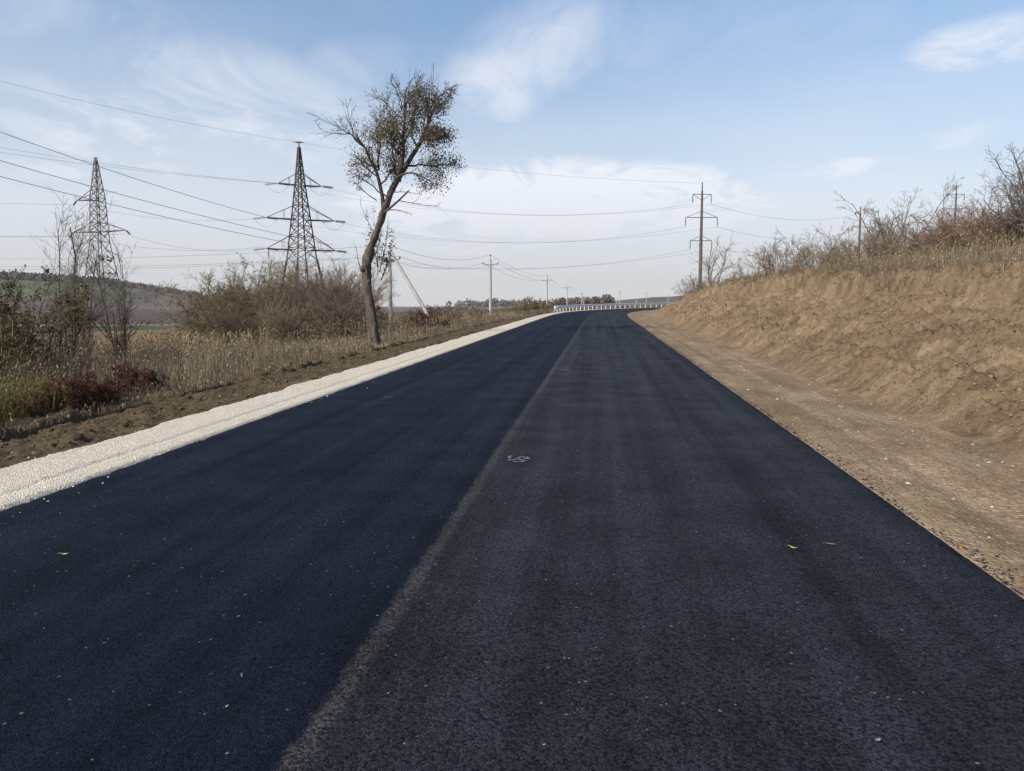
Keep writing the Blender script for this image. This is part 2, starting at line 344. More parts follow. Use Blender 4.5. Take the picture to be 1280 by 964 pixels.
# ------------------------------------------------------------------ the ground sheet
def grow_axis(fine0, fine1, step, far, g):
    a = list(np.arange(fine0, fine1+1e-6, step)); d = step
    while a[-1] < far: d = min(d*g, 90); a.append(a[-1]+d)
    b = [fine0]; d = step
    while b[-1] > -far: d = min(d*g, 90); b.append(b[-1]-d)
    return np.array(b[:0:-1]+a)
def zone_colour(x, y, s, u, z):
    c = np.zeros(x.shape+(4,)); c[..., 3] = 1
    n = fbm(x*.02, y*.02, 4, 31); n2 = fbm(x*.006, y*.006, 3, 37)
    def put(col, w): c[..., :3] = c[..., :3]*(1-w[..., None])+np.array(col)*w[..., None]
    put((.105, .082, .054), np.ones(x.shape))
    q = (-.42*x+.907*y)+n*12; lf = smooth(-8, -20, u)*smooth(40, -10, x)
    put((.20, .155, .09), lf*smooth(50, 75, q)*.8)
    put((.060, .062, .032), smooth(205, 215, q)*lf)
    put((.205, .165, .105), smooth(292, 302, q)*lf)
    put((.070, .048, .040), smooth(395, 410, q)*lf)
    put((.135, .105, .085), smooth(590, 630, q+n2*40)*lf)
    put((.085, .070, .050), smooth(560, 600, q+n2*30)*smooth(-330, -370, x+n*20)*lf)
    put((.082, .098, .044), smooth(640, 660, q+n2*20)*smooth(-380, -400, x+n*10)*lf)
    put((.12, .085, .065), smooth(75, 140, y)*smooth(-60, -30, x)*smooth(40, 10, x)*.7)
    put((.100, .094, .070), smooth(300, 380, y)*smooth(-60, 20, x))
    put((.115, .080, .062), smooth(380, 450, y+n*40)*smooth(70, 150, x+n*30)*.6)
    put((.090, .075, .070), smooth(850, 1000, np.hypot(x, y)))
    rt = smooth(9, 11, u)
    put((.150, .118, .078), rt*smooth(200, 120, y))
    return c
xs = grow_axis(-16, 18, .34, 2400, 1.075); ys = grow_axis(-8, 70, .45, 2400, 1.06)
gx, gy = np.meshgrid(xs, ys)
Z, Sg, Ug = height(gx, gy)
inr = (Ug > -8.75) & (Ug < 10.2) & (Sg > -20) & (Sg < 322)
coarse = smooth(18, 40, np.abs(gx))+smooth(110, 150, gy)
Z = Z-np.where(inr, .30+1.3*np.clip(coarse, 0, 1), 0)
ny, nx = gx.shape
qi = (np.arange(ny-1)[:, None]*nx+np.arange(nx-1)[None]).ravel()
mb = MB(); mb.add(np.stack([gx, gy, Z], -1), np.stack([qi, qi+1, qi+nx+1, qi+nx], 1))
tag(mb.build('ground', MAT['land'], None, True, attrs={'zone': zone_colour(gx, gy, Sg, Ug, Z).reshape(-1, 4)}), kind='structure')

# ------------------------------------------------------------------ road corridor strips
def sgrid(s0, s1, a, b, mx=1.2):
    out = [s0]
    while out[-1] < s1: out.append(out[-1]+min(mx, a+b*abs(out[-1])))
    return np.array(out)
def strip(name, ss, uu, zf, mat, smooth_=True, edge=None):
    sg, ug = np.meshgrid(ss, uu, indexing='ij')
    if edge is not None: ug = edge(sg, ug)
    x, y = su2xy(sg, ug); z = roadz(sg)+zf(sg, ug)
    n = len(uu); qi = (np.arange(len(ss)-1)[:, None]*n+np.arange(n-1)[None]).ravel()
    m = MB(); m.add(np.stack([x, y, z], -1), np.stack([qi, qi+1, qi+n+1, qi+n], 1))
    return tag(m.build(name, mat, None, smooth_, attrs={'u': ug.ravel(), 's': sg.ravel()}), kind='structure')
def rag(s, amp=.035, seed=2): return amp*(fbm(s*2.2, s*0+seed, 3, seed)+.7*fbm(s*9, s*0+seed, 2, seed+5))
def road_z(s, u):
    e = np.abs(u); return .035-.06*smooth(3.50, 3.60, e)-.25*smooth(3.60, 3.62, e)+.004*fbm(s*.5, u*1.2, 3, 4)-.006*smooth(.12, .02, u)*(1-smooth(-.2, -.8, -u*-1))*0
def road_edge(s, u):
    w = smooth(3.2, 3.5, np.abs(u)); return u+np.where(u > 0, rag(s, .085, 2), rag(s, .05, 8))*w+np.where(u < 0, .03*smooth(0, 6, s), 0)*w*0
strip('road', sgrid(-18, 320, .05, .004, .8), np.concatenate([[-3.66, -3.60, -3.55, -3.5, -3.4], np.linspace(-3.2, 3.2, 33), [3.4, 3.5, 3.55, 3.60, 3.66]]), road_z, MAT['asphalt'], True, road_edge)
def gravel_z(s, u):
    e = smooth(-3.45, -3.62, u)*smooth(-4.86, -4.62, u+.1*fbm(s*1.4, s*0, 3, 12))
    g = .012*fbm(s*3, u*3, 3, 13)+.007*fbm(s*22, u*22, 2, 14)-.028*np.exp(-((u+3.92+.04*fbm(s*.3, s*0, 2, 15))/.035)**2)
    return -.13+e*(.165+g)
strip('gravel_shoulder', sgrid(-18, 250, .02, .004, .8), np.linspace(-5.05, -3.4, 42), gravel_z, MAT['gravel'])
def soil_z(s, u):
    v = -u; z = profile(s, u)
    lump = .10*fbm(s*1.3, u*1.3, 3, 20)+.13*np.abs(fbm(s*3.6, u*3.6, 3, 23))+.035*fbm(s*13, u*13, 2, 26)
    ed = -8.0-.35*fbm(s*.5, s*0, 3, 3)
    z = z+lump*smooth(-4.5, -5.0, u)-.04
    z = z-.24*smooth(-7.2, -7.7, u)
    z = z+.30*smooth(-7.85, -8.08, u+.30*fbm(s*.6, s*0, 4, 3))*(.8+.5*fbm(s*1.5, s*0, 3, 29))
    return z-.3*smooth(-8.95, -9.2, u)-.12*smooth(-4.75, -4.45, u)
strip('soil_verge', sgrid(-18, 230, .03, .0045, .9), np.linspace(-9.3, -4.3, 96), soil_z, MAT['topsoil'])
def dirt_z(s, u):
    z = profile(s, u)+.018*fbm(s*.8, u*1.6, 4, 30)+.010*fbm(s*6, u*8, 2, 33)
    z = z-.03*np.exp(-((u-4.35)/.18)**2)-.02*np.exp(-((u-5.2)/.2)**2)
    return z-.25*smooth(3.55, 3.40, u)-.1*smooth(6.0, 6.4, u)
strip('dirt_shoulder', sgrid(-18, 250, .03, .005, .9), np.linspace(3.3, 6.5, 46), dirt_z, MAT['dirt'])
def bank_z(s, u):
    k = bank_h(s)/2.5; t = np.clip((u-5.9)/3.7, 0, 1)
    toe = 5.9+.25*fbm(s*.35, s*0, 3, 40)
    z = profile(s, u+.0)
    m = smooth(5.7, 6.6, u)*smooth(10.8, 9.4, u)
    sk = s+.7*(u-5.9)                                                  # rills lean with the digger's passes
    rill = .20*fbm(sk*.9, u*.35, 4, 42)+.17*np.abs(fbm(sk*2.6, u*.8, 4, 46, .6))
    lump = .26*fbm(s*1.7, u*1.7, 4, 50, .6)+.18*fbm(sk*5, u*3.2, 4, 54, .7)+.26*np.abs(fbm(sk*2.9, u*2.4, 4, 58, .65))
    ledge = .14*smooth(.15, .5, fbm(s*.4+u*.2, u*1.5, 4, 57))*smooth(6.5, 8, u)
    uc = 9.15+.75*fbm(s*.35, s*0, 5, 60, .6); crest = (.40*smooth(uc-.10, uc+.06, u)-.10*smooth(uc-.9, uc-.2, u)*(1-smooth(uc-.1, uc+.06, u)))*smooth(10.7, 9.9, u)
    heap = .16*np.exp(-((u-6.15-.2*fbm(s*.5, s*0, 2, 61))/.35)**2)*(.5+fbm(s*.9, s*0, 3, 62))
    z = z+k*(m*(1.35*(rill+lump)+ledge+.08)+crest)+heap*np.minimum(1, k*1.5)
    z = z+.035*np.abs(fbm(s*7, u*7, 3, 64))*smooth(7.4, 6.2, u)
    return z-.10*smooth(5.85, 5.5, u-.22*fbm(s*.6, s*0, 3, 65))-.6*smooth(10.7, 11.2, u)
strip('cut_bank', sgrid(-15, 170, .03, .0032, .7), np.linspace(5.4, 11.2, 150), bank_z, MAT['bank'])
def surf(s, u):                           # top surface of whatever strip is there
    z = np.where(u < -8.2, profile(s, u), np.where(u < -4.78, soil_z(s, u), np.where(u < -3.58, gravel_z(s, u), np.where(u < 3.58, .035, np.where(u < 5.85, dirt_z(s, u), np.where(u < 10.9, np.maximum(bank_z(s, u), dirt_z(s, np.minimum(u, 6))), profile(s, u)))))))
    return roadz(s)+z

# ------------------------------------------------------------------ loose stones, clods, crumbs
_t = (1+5**.5)/2
ICO_V = np.array([[-1, _t, 0], [1, _t, 0], [-1, -_t, 0], [1, -_t, 0], [0, -1, _t], [0, 1, _t], [0, -1, -_t], [0, 1, -_t], [_t, 0, -1], [_t, 0, 1], [-_t, 0, -1], [-_t, 0, 1]])/math.hypot(1, _t)
ICO_F = np.array([[0, 11, 5], [0, 5, 1], [0, 1, 7], [0, 7, 10], [0, 10, 11], [1, 5, 9], [5, 11, 4], [11, 10, 2], [10, 7, 6], [7, 1, 8], [3, 9, 4], [3, 4, 2], [3, 2, 6], [3, 6, 8], [3, 8, 9], [4, 9, 5], [2, 4, 11], [6, 2, 10], [8, 6, 7], [9, 8, 1]])
def rocks(mb, P, size, rng, flat=.7, tint=None, sink=.3):
    K = len(P); V = ICO_V[None]*(1+.35*rng.uniform(-1, 1, (K, 12, 1)))*size[:, None, None]*np.stack([rng.uniform(.7, 1.3, K), rng.uniform(.7, 1.3, K), flat*rng.uniform(.6, 1.2, K)], 1)[:, None]
    a = rng.uniform(0, 2*PI, K); c, s_ = np.cos(a)[:, None], np.sin(a)[:, None]
    V = np.stack([V[..., 0]*c-V[..., 1]*s_, V[..., 0]*s_+V[..., 1]*c, V[..., 2]], -1)
    V = V+P[:, None]+np.array([0, 0, 1])*(size*flat*(1-2*sink))[:, None, None]*.5
    T = (ICO_F[None]+(np.arange(K)*12)[:, None, None]).reshape(-1, 3)
    mb.add(V, None, T, 0, np.repeat(rng.uniform(0, 1, K) if tint is None else tint, 12))
def scatter_s(rng, n, s0, s1, p=1.6): return s0+(s1-s0)*rng.uniform(0, 1, n)**p
def on(s, u):
    x, y = su2xy(s, u); return np.stack([x, y, surf(s, u)], -1)
rng = RS(3); m = MB()
s = scatter_s(rng, 26000, 4, 50, 1.7); u = -4.74+1.12*rng.uniform(0, 1, 26000)+.06*rng.normal(size=26000)
rocks(m, on(s, u), rng.uniform(.003, .0095, 26000), rng, .6, sink=.45)
s = scatter_s(rng, 700, 4, 45, 1.5); u = np.concatenate([-4.75-rng.exponential(.22, 450), -3.6+rng.exponential(.10, 250)]); rocks(m, on(s, u), rng.uniform(.004, .013, 700), rng)
tag(m.build('gravel', MAT['stone']), kind='stuff')
m = MB(); s = scatter_s(rng, 7000, 5, 90, 1.6); u = rng.uniform(-8.0, -4.85, 7000); sz = .010+.04*rng.uniform(0, 1, 7000)**5
rocks(m, on(s, u), sz, rng, .75); s = scatter_s(rng, 170, 7, 70, 1.3); u = rng.uniform(-8.0, -5.2, 170); rocks(m, on(s, u), rng.uniform(.03, .07, 170), rng, .8, sink=.6)
tag(m.build('soil_clods', MAT['clod']), kind='stuff')
m = MB(); s = scatter_s(rng, 9000, 4, 80, 1.5); u = 5.75+np.abs(rng.normal(0, .55, 9000)); rocks(m, on(s, u), .006+.022*rng.uniform(0, 1, 9000)**4, rng, .75)
s = scatter_s(rng, 16000, 4, 85, 1.4); u = rng.uniform(6.2, 9.7, 16000); rocks(m, on(s, u), .007+.024*rng.uniform(0, 1, 16000)**5, rng, .8, sink=.65)
tag(m.build('bank_clods', MAT['bank_clod']), kind='stuff')
m = MB(); s = scatter_s(rng, 1000, 3.5, 45, 1.4); u = rng.uniform(3.7, 5.9, 1000); rocks(m, on(s, u), .004+.022*rng.uniform(0, 1, 1000)**4, rng, .5, rng.uniform(0, 1, 1000)**2)
tag(m.build('pebbles', MAT['pebble']), kind='stuff')
m = MB(); s = scatter_s(rng, 3200, 3, 45, 1.7); u = 3.60+rng.exponential(.055, 3200)*(.25+1.5*vnoise(s*1.3, s*0, 91)**2); rocks(m, on(s, np.maximum(u, 3.6)), .003+.010*rng.uniform(0, 1, 3200)**2, rng, .7)
tag(m.build('asphalt_crumbs', MAT['crumb']), kind='stuff')
m = MB(); s = scatter_s(rng, 170, 2.7, 30, 1.4); u = rng.uniform(-3.4, 3.4, 170); rocks(m, on(s, u), .003+.005*rng.uniform(0, 1, 170)**4, rng, .5)
tag(m.build('stone_chips', MAT['pebble']), kind='stuff')

# ------------------------------------------------------------------ plants
def unit(v): return v/(np.linalg.norm(v, axis=-1, keepdims=True)+1e-12)
def grow(rng, pos, d, L, r0, n, wander, up, taper=.35):
    K = len(pos); D = np.empty((K, n-1, 3)); cur = unit(d)
    for i in range(n-1):
        cur = unit(cur+wander*rng.normal(size=(K, 3))+np.array([0, 0, up])); D[:, i] = cur
    P = np.concatenate([pos[:, None], pos[:, None]+np.cumsum(D*(L/(n-1))[:, None, None], 1)], 1)
    return P, r0[:, None]*np.linspace(1, taper, n)[None]
def spawn(rng, P, R, m, t0, ang, lenf, n, wander, up, rfac=.6, rmin=.004, t1=1.):
    K, npt, _ = P.shape
    plen = np.linalg.norm(np.diff(P, axis=1), axis=2).sum(1)
    idx = np.repeat(np.arange(K), m); t = rng.uniform(t0, t1, len(idx)); ft = t*(npt-1); i = np.minimum(ft.astype(int), npt-2); f = (ft-i)[:, None]
    pos = P[idx, i]*(1-f)+P[idx, i+1]*f; tan = unit(P[idx, i+1]-P[idx, i])
    r = R[idx, i]*(1-f[:, 0])+R[idx, i+1]*f[:, 0]
    a = np.radians(ang)*rng.uniform(.6, 1.3, len(idx)); pr = unit(np.cross(tan, rng.normal(size=tan.shape)))
    d = tan*np.cos(a)[:, None]+pr*np.sin(a)[:, None]
    L = plen[idx]*lenf*(1.15-.6*t)*rng.uniform(.55, 1.25, len(idx))
    return grow(rng, pos, d, L, np.maximum(r*rfac, rmin), n, wander, up)
def leaves(mb, rng, P, per, size, mat=0, tint=None, droop=0., spread=.02):
    K, n, _ = P.shape; idx = np.repeat(np.arange(K), per)
    t = rng.uniform(.15, 1, len(idx))*(n-1); i = np.minimum(t.astype(int), n-2); f = (t-i)[:, None]
    c = P[idx, i]*(1-f)+P[idx, i+1]*f+rng.normal(size=(len(idx), 3))*spread
    a = unit(rng.normal(size=(len(idx), 3))+np.array([0, 0, -droop])); b = unit(np.cross(a, rng.normal(size=a.shape)))
    sz = size*rng.uniform(.6, 1.3, len(idx)); a = a*sz[:, None]; b = b*(sz*.55)[:, None]; nrm = unit(np.cross(a, b))*(sz*.18)[:, None]
    V = np.stack([c, c+a*.5+b*.5+nrm, c+a, c+a*.5-b*.5+nrm], 1)
    Q = np.arange(len(idx)*4).reshape(-1, 4)
    tt = rng.uniform(0, 1, len(idx)) if tint is None else np.clip(rng.normal(tint, .2, len(idx)), 0, 1)
    mb.add(V, Q, None, mat, np.repeat(tt, 4))
def bush(seed, h, w, stems, c1, c2, twig=.006, r0=.022, wander=.16, spread=.55, up=.03, leaf=None, per=0, lsize=.05, ltint=None, lean=(0, 0), c3=0, ang=42):
    """a many-stemmed shrub of height h and width w: returns (branches, foliage)"""
    rng = RS(seed); A = rng.uniform(0, 2*PI, stems); rr = np.sqrt(rng.uniform(0, 1, stems))*w*.22
    pos = np.stack([rr*np.cos(A), rr*np.sin(A), np.full(stems, -.15)], 1)
    sp = spread*rng.uniform(.1, 1.25, stems); A2 = A+rng.normal(0, .5, stems)
    d = np.stack([np.cos(A2)*sp+lean[0], np.sin(A2)*sp+lean[1], np.ones(stems)], 1)
    L = h*rng.uniform(.55, 1.08, stems)
    P1, R1 = grow(rng, pos, d, L, r0*rng.uniform(.6, 1.2, stems), 7, wander*.6, up)
    P2, R2 = spawn(rng, P1, R1, c1, .2, ang, .48, 5, wander, up, .6, twig*1.2)
    P3, R3 = spawn(rng, P2, R2, c2, .15, 40, .50, 4, wander, up, .7, twig)
    b = MB(); tubes(b, P1, R1, 4, 0, rng.uniform(.2, .7, len(P1))); tubes(b, P2, R2, 3, 0, rng.uniform(.2, .9, len(P2))); tubes(b, P3, R3, 3, 0, rng.uniform(.2, 1, len(P3)))
    last = P3
    if c3:
        P4, R4 = spawn(rng, P3, R3, c3, .2, 38, .55, 3, wander, up, .8, twig*.8); tubes(b, P4, R4, 3, 0, rng.uniform(.3, 1, len(P4))); last = P4
    f = None
    if leaf and per:
        f = MB(); pick = last[rng.permutation(len(last))]
        if per < 1: leaves(f, rng, pick[:int(len(pick)*per)], 1, lsize, 0, ltint)
        else: leaves(f, rng, pick, int(per), lsize, 0, ltint)
    return b, f
_bush_cache = {}
def place_bush(name, key, P, label, cat, group, scale=1., rz=0., sc=None):
    args, bm_, lm = BUSH[key]
    o = thing(name, P, label, cat, group); o.rotation_euler[2] = rz; o.scale = sc or (scale,)*3
    if key not in _bush_cache:
        b, f = bush(**args); ob = b.build('branches', MAT[bm_], o); of = f.build('foliage', MAT[lm], o) if f else None
        _bush_cache[key] = (ob, of)
    else:
        for src in _bush_cache[key]:
            if src is None: continue
            c = src.copy(); COL.objects.link(c); c.parent = o
    return o
BUSH = {
    # unit about 1 m tall unless said; scaled when planted
    'thicket_olive': (dict(seed=1, h=5.2, w=5.5, stems=46, c1=9, c2=7, twig=.011, r0=.035, spread=.75, leaf='y', per=4, lsize=.09, ltint=.45), 'twig', 'leaf_olive'),
    'thicket_bare': (dict(seed=2, h=5.2, w=5.0, stems=50, c1=10, c2=8, twig=.011, r0=.034, spread=.55, leaf='y', per=.35, lsize=.08, ltint=.3), 'twig', 'leaf_dark'),
    'thicket_red': (dict(seed=3, h=4.6, w=5.0, stems=54, c1=10, c2=8, twig=.010, r0=.028, spread=.6, leaf='y', per=.25, lsize=.07, ltint=.3), 'twig_red', 'leaf_dark'),
    'thicket_silver': (dict(seed=4, h=5.6, w=3.6, stems=26, c1=9, c2=7, twig=.010, r0=.035, spread=.42, leaf='y', per=3, lsize=.11, ltint=.5), 'twig', 'leaf_pale'),
    'sapling': (dict(seed=5, h=5.4, w=1.0, stems=6, c1=12, c2=5, twig=.007, r0=.036, spread=.13, wander=.10, up=.07, c3=2, ang=24), 'twig_dark', None),
    'sapling_leafy': (dict(seed=6, h=3.7, w=1.7, stems=11, c1=8, c2=6, twig=.006, r0=.034, spread=.5, wander=.2, leaf='y', per=9, lsize=.085, ltint=.5), 'twig', 'leaf_green'),
    'red_shrub': (dict(seed=7, h=.95, w=1.2, stems=34, c1=7, c2=4, twig=.005, r0=.010, spread=.8, leaf='y', per=8, lsize=.055, ltint=.45), 'twig_red', 'leaf_red'),
    'bank_bush': (dict(seed=8, h=3.0, w=2.6, stems=20, c1=8, c2=6, twig=.008, r0=.034, spread=.65, wander=.22, c3=3), 'twig', None),
    'bank_bush_b': (dict(seed=9, h=3.2, w=2.0, stems=13, c1=8, c2=6, twig=.008, r0=.036, spread=.5, wander=.2, c3=3), 'twig', None),
    'bank_tree': (dict(seed=10, h=6.5, w=1.0, stems=4, c1=11, c2=7, twig=.012, r0=.085, spread=.22, wander=.16, up=.03, c3=3), 'twig', None),
    'bank_scrub': (dict(seed=11, h=1.9, w=3.2, stems=60, c1=8, c2=6, twig=.0065, r0=.016, spread=.95, wander=.2, leaf='y', per=.6, lsize=.05, ltint=.3), 'twig_red', 'leaf_olive'),
    'verge_scrub': (dict(seed=18, h=1.7, w=2.6, stems=60, c1=7, c2=5, twig=.005, r0=.012, spread=.7, wander=.16, leaf='y', per=1, lsize=.05, ltint=.4), 'twig', 'leaf_dark'),
    'big_bare': (dict(seed=12, h=3.9, w=3.2, stems=34, c1=10, c2=7, twig=.0065, r0=.045, spread=.8, wander=.2, c3=4), 'twig_dark', None),
    'pale_sapling': (dict(seed=13, h=3.6, w=.8, stems=5, c1=8, c2=4, twig=.007, r0=.03, spread=.28, wander=.1, up=.05, leaf='y', per=.8, lsize=.07), 'twig_pale', 'leaf_pale'),
    'far_scrub': (dict(seed=14, h=3.2, w=4.2, stems=40, c1=7, c2=5, twig=.016, r0=.03, spread=.8, wander=.2, leaf='y', per=3, lsize=.14, ltint=.4), 'twig', 'leaf_olive'),
}
LG = 'scrub bushes in the left-hand thicket'
for px, D, key, rz, sc, lab in (
    (268, 60, 'thicket_olive', .3, (1.0, 1.0, .92), 'olive brown leafy bush at the thicket edge beside the open corn field'),
    (312, 62, 'thicket_olive', 2.2, (.9, .9, 1.08), 'tall olive bush with yellowing leaves, second from the corn field edge of the thicket'),
    (345, 64, 'thicket_silver', 0., (1.0, 1.0, 1.1), 'silvery leaved tall shrub in the thicket just left of the red brown pylon'),
    (372, 58, 'thicket_bare', 1., (1, 1, .98), 'bare brown bush right in front of the red brown pylon legs'),
    (402, 62, 'thicket_bare', 3.4, (.9, .9, 1.05), 'bare grey brown bush just right of the red brown pylon legs'),
    (432, 59, 'thicket_red', 0.4, (.95, .95, 1.1), 'reddish twiggy bush between the pylon and the leaning tree trunk')):
    place_bush('thicket_bush', key, ground_at(px, D), lab, 'bush', LG, 1, rz, sc)
for px, D, rz, sc, lab in (
    (292, 54, 1.1, .62, 'low brown bush in front of the tall olive bush at the thicket edge'),
    (352, 53, 2.0, .60, 'low brown bush in front of the silvery shrub, before the pylon'),
    (418, 52, 3.1, .62, 'low brown bush in front of the thicket left of the leaning trunk'),
    (288, 66, 4.1, .92, 'tall brown bush half hidden behind the two olive bushes'),
    (388, 68, 5.1, 1.0, 'tallest brown bush behind the thicket beside the red brown pylon')):
    place_bush('thicket_bush', 'thicket_bare', ground_at(px, D), lab, 'bush', LG, sc, rz)
for px, D, rz, sc, lab in (
    (328, 66, .6, 1.06, 'tall brown bush behind the silvery shrub, left of the red brown pylon'),
    (440, 65, 1.9, .98, 'brown bush behind the reddish one, nearest the leaning trunk')):
    place_bush('thicket_bush', 'thicket_bare', ground_at(px, D), lab, 'bush', LG, sc, rz)
SG = 'thin bare saplings before the grey pylon'
for px, D, rz, sc, lab in (
    (80, 25.5, 0., (1.15, 1.15, .98), 'thin bare sapling standing leftmost before the grey lattice pylon'),
    (104, 27, 2., (.9, .9, .86), 'bare forked sapling in front of the grey pylon legs, middle of three'),
    (150, 28, 4.1, (.9, .9, .82), 'short bare sapling right of the grey pylon legs by the red shrub')):
    place_bush('bare_sapling', 'sapling', ground_at(px, D), lab, 'sapling', SG, 1, rz, tuple(v*.94 for v in sc))
place_bush('leafy_sapling', 'sapling_leafy', ground_at(28, 23), 'dull green leafy small tree at the left picture edge above the weeds', 'small tree', None, 1.05, .5)
place_bush('leafy_sapling', 'sapling_leafy', ground_at(-22, 21), 'dark leafy small tree cut off by the left picture edge', 'small tree', None, 1.0, 2.9)
RG = 'russet leaved low shrubs by the soil verge'
for px, D, rz, sc, lab in (
    (20, 13.6, 0., .60, 'low russet shrub nearest the left picture edge under the green weeds'),
    (78, 14.9, 1., .85, 'wide russet shrub below the leafy small tree beside the soil verge'),
    (116, 15.9, 2.6, .72, 'dark russet shrub under the bare saplings beside the soil verge'),
    (166, 18.0, 4., .82, 'bright russet round shrub at the foot of the grey pylon'),
    (536, 56, 5., 1.7, 'crimson bush at the foot of the slanting pole strut')):
    place_bush('red_shrub', 'red_shrub', ground_at(px, D), lab, 'shrub', RG, sc, rz)
for px, D, rz, sc, lab in (
    (66, 24, .4, .95, 'tangled brown scrub between the leafy small tree and the bare saplings'),
    (128, 30, 1.4, .9, 'tangled brown scrub at the feet of the bare saplings'),
    (196, 36, 2.4, .75, 'low brown scrub right of the grey pylon before the corn'),
    (10, 27, 3.4, 1.2, 'tall brown scrub behind the leafy small tree at the left edge')):
    place_bush('scrub_bush', 'verge_scrub', ground_at(px, D), lab, 'bush', 'brown scrub on the left verge', sc, rz)
BG = 'bare bushes along the cut bank crest'
for px, D, key, rz, sc, lab in (
    (889, 112, 'bank_tree', 0, 1.0, 'tall bare tree right beside the nearest dark concrete power pole'),
    (872, 104, 'bank_bush', 1, 1.0, 'low bare bush hugging the foot of the nearest dark power pole'),
    (930, 84, 'bank_bush_b', 2, .85, 'small upright bare bush between the dark power pole and the round bush'),
    (970, 72, 'bank_bush', 0, 1.0, 'round gnarled bare bush standing clear on the middle of the bank crest'),
    (1012, 66, 'bank_bush_b', 1.2, .95, 'narrow bare bush just right of the round gnarled bush'),
    (1036, 62, 'bank_bush', 2.6, .72, 'broad bare bush left of the half hidden power pole'),
    (1056, 60, 'bank_bush_b', 4.2, .72, 'tall thin bare bush in front of the half hidden power pole'),
    (1096, 55, 'bank_bush', 5.2, .62, 'low bare bush right of the half hidden power pole'),
    (1118, 52, 'bank_bush_b', .7, 1.05, 'crooked bare bush standing alone left of the pale sapling')):
    place_bush('bank_tree' if key == 'bank_tree' else 'bank_bush', key, ground_at(px, D), lab, 'tree' if key == 'bank_tree' else 'bush', BG, sc*1.35, rz)
place_bush('pale_sapling', 'pale_sapling', ground_at(1168, 47), 'pale slender sapling with few whitish leaves left of the far power pole', 'sapling', None, 1, 0)
SB = 'reddish brown scrub bushes on the bank'
for px, D, rz, sc, lab in (
    (1152, 41, 0, .95, 'reddish brown scrub bush below the pale sapling'),
    (1186, 38, 1.3, 1.05, 'dense scrub bush under the far power pole on the bank'),
    (1218, 36, 2.2, 1.15, 'dense scrub bush just right of the far power pole'),
    (1250, 33, 3.3, 1.15, 'scrub bush below the great bare bush at the right edge'),
    (1100, 47, 4.4, .8, 'low scrub bush below the crooked bare bush'),
    (1040, 57, 5.5, .8, 'low scrub bush below the broad bare bush'),
    (985, 66, .6, .75, 'low scrub bush below the round gnarled bush'),
    (905, 96, 2., .9, 'low scrub bush right of the dark power pole foot'),
    (858, 100, 2.7, .7, 'small scrub bush at the far tip of the bank by the guardrail end')):
    place_bush('scrub_bush', 'bank_scrub', ground_at(px, D), lab, 'bush', SB, sc, rz)
place_bush('bare_bush', 'big_bare', ground_at(1314, 30), 'great spreading bare bush at the right picture edge', 'bush', None, .92, 0)
place_bush('bare_bush', 'big_bare', ground_at(1400, 27), 'great bare bush mostly outside the right picture edge', 'bush', None, 1.0, 2)
FG = 'roadside scrub towards the guardrail'
for px, D, rz, sc, lab in (
    (668, 135, 0, 1.15, 'olive scrub bush left of the second plain pole near the guardrail'),
    (650, 125, 1.5, .85, 'olive scrub bush midway between the first two plain poles'),
    (690, 150, 2.5, 1.1, 'olive scrub bush just behind the second plain pole'),
    (630, 118, 3.5, .6, 'low scrub bush just right of the first plain pole'),
    (596, 96, 4.5, .5, 'low scrub bush just left of the first plain pole'),
    (566, 84, 5.5, .5, 'low scrub bush between the pole strut and the first plain pole'),
    (470, 74, .8, .75, 'scrub bush behind the leaning tree trunk'),
    (512, 86, 1.9, .65, 'scrub bush in the gap under the slanting pole strut')):
    place_bush('roadside_scrub', 'far_scrub', ground_at(px, D), lab, 'bush', FG, sc, rz)

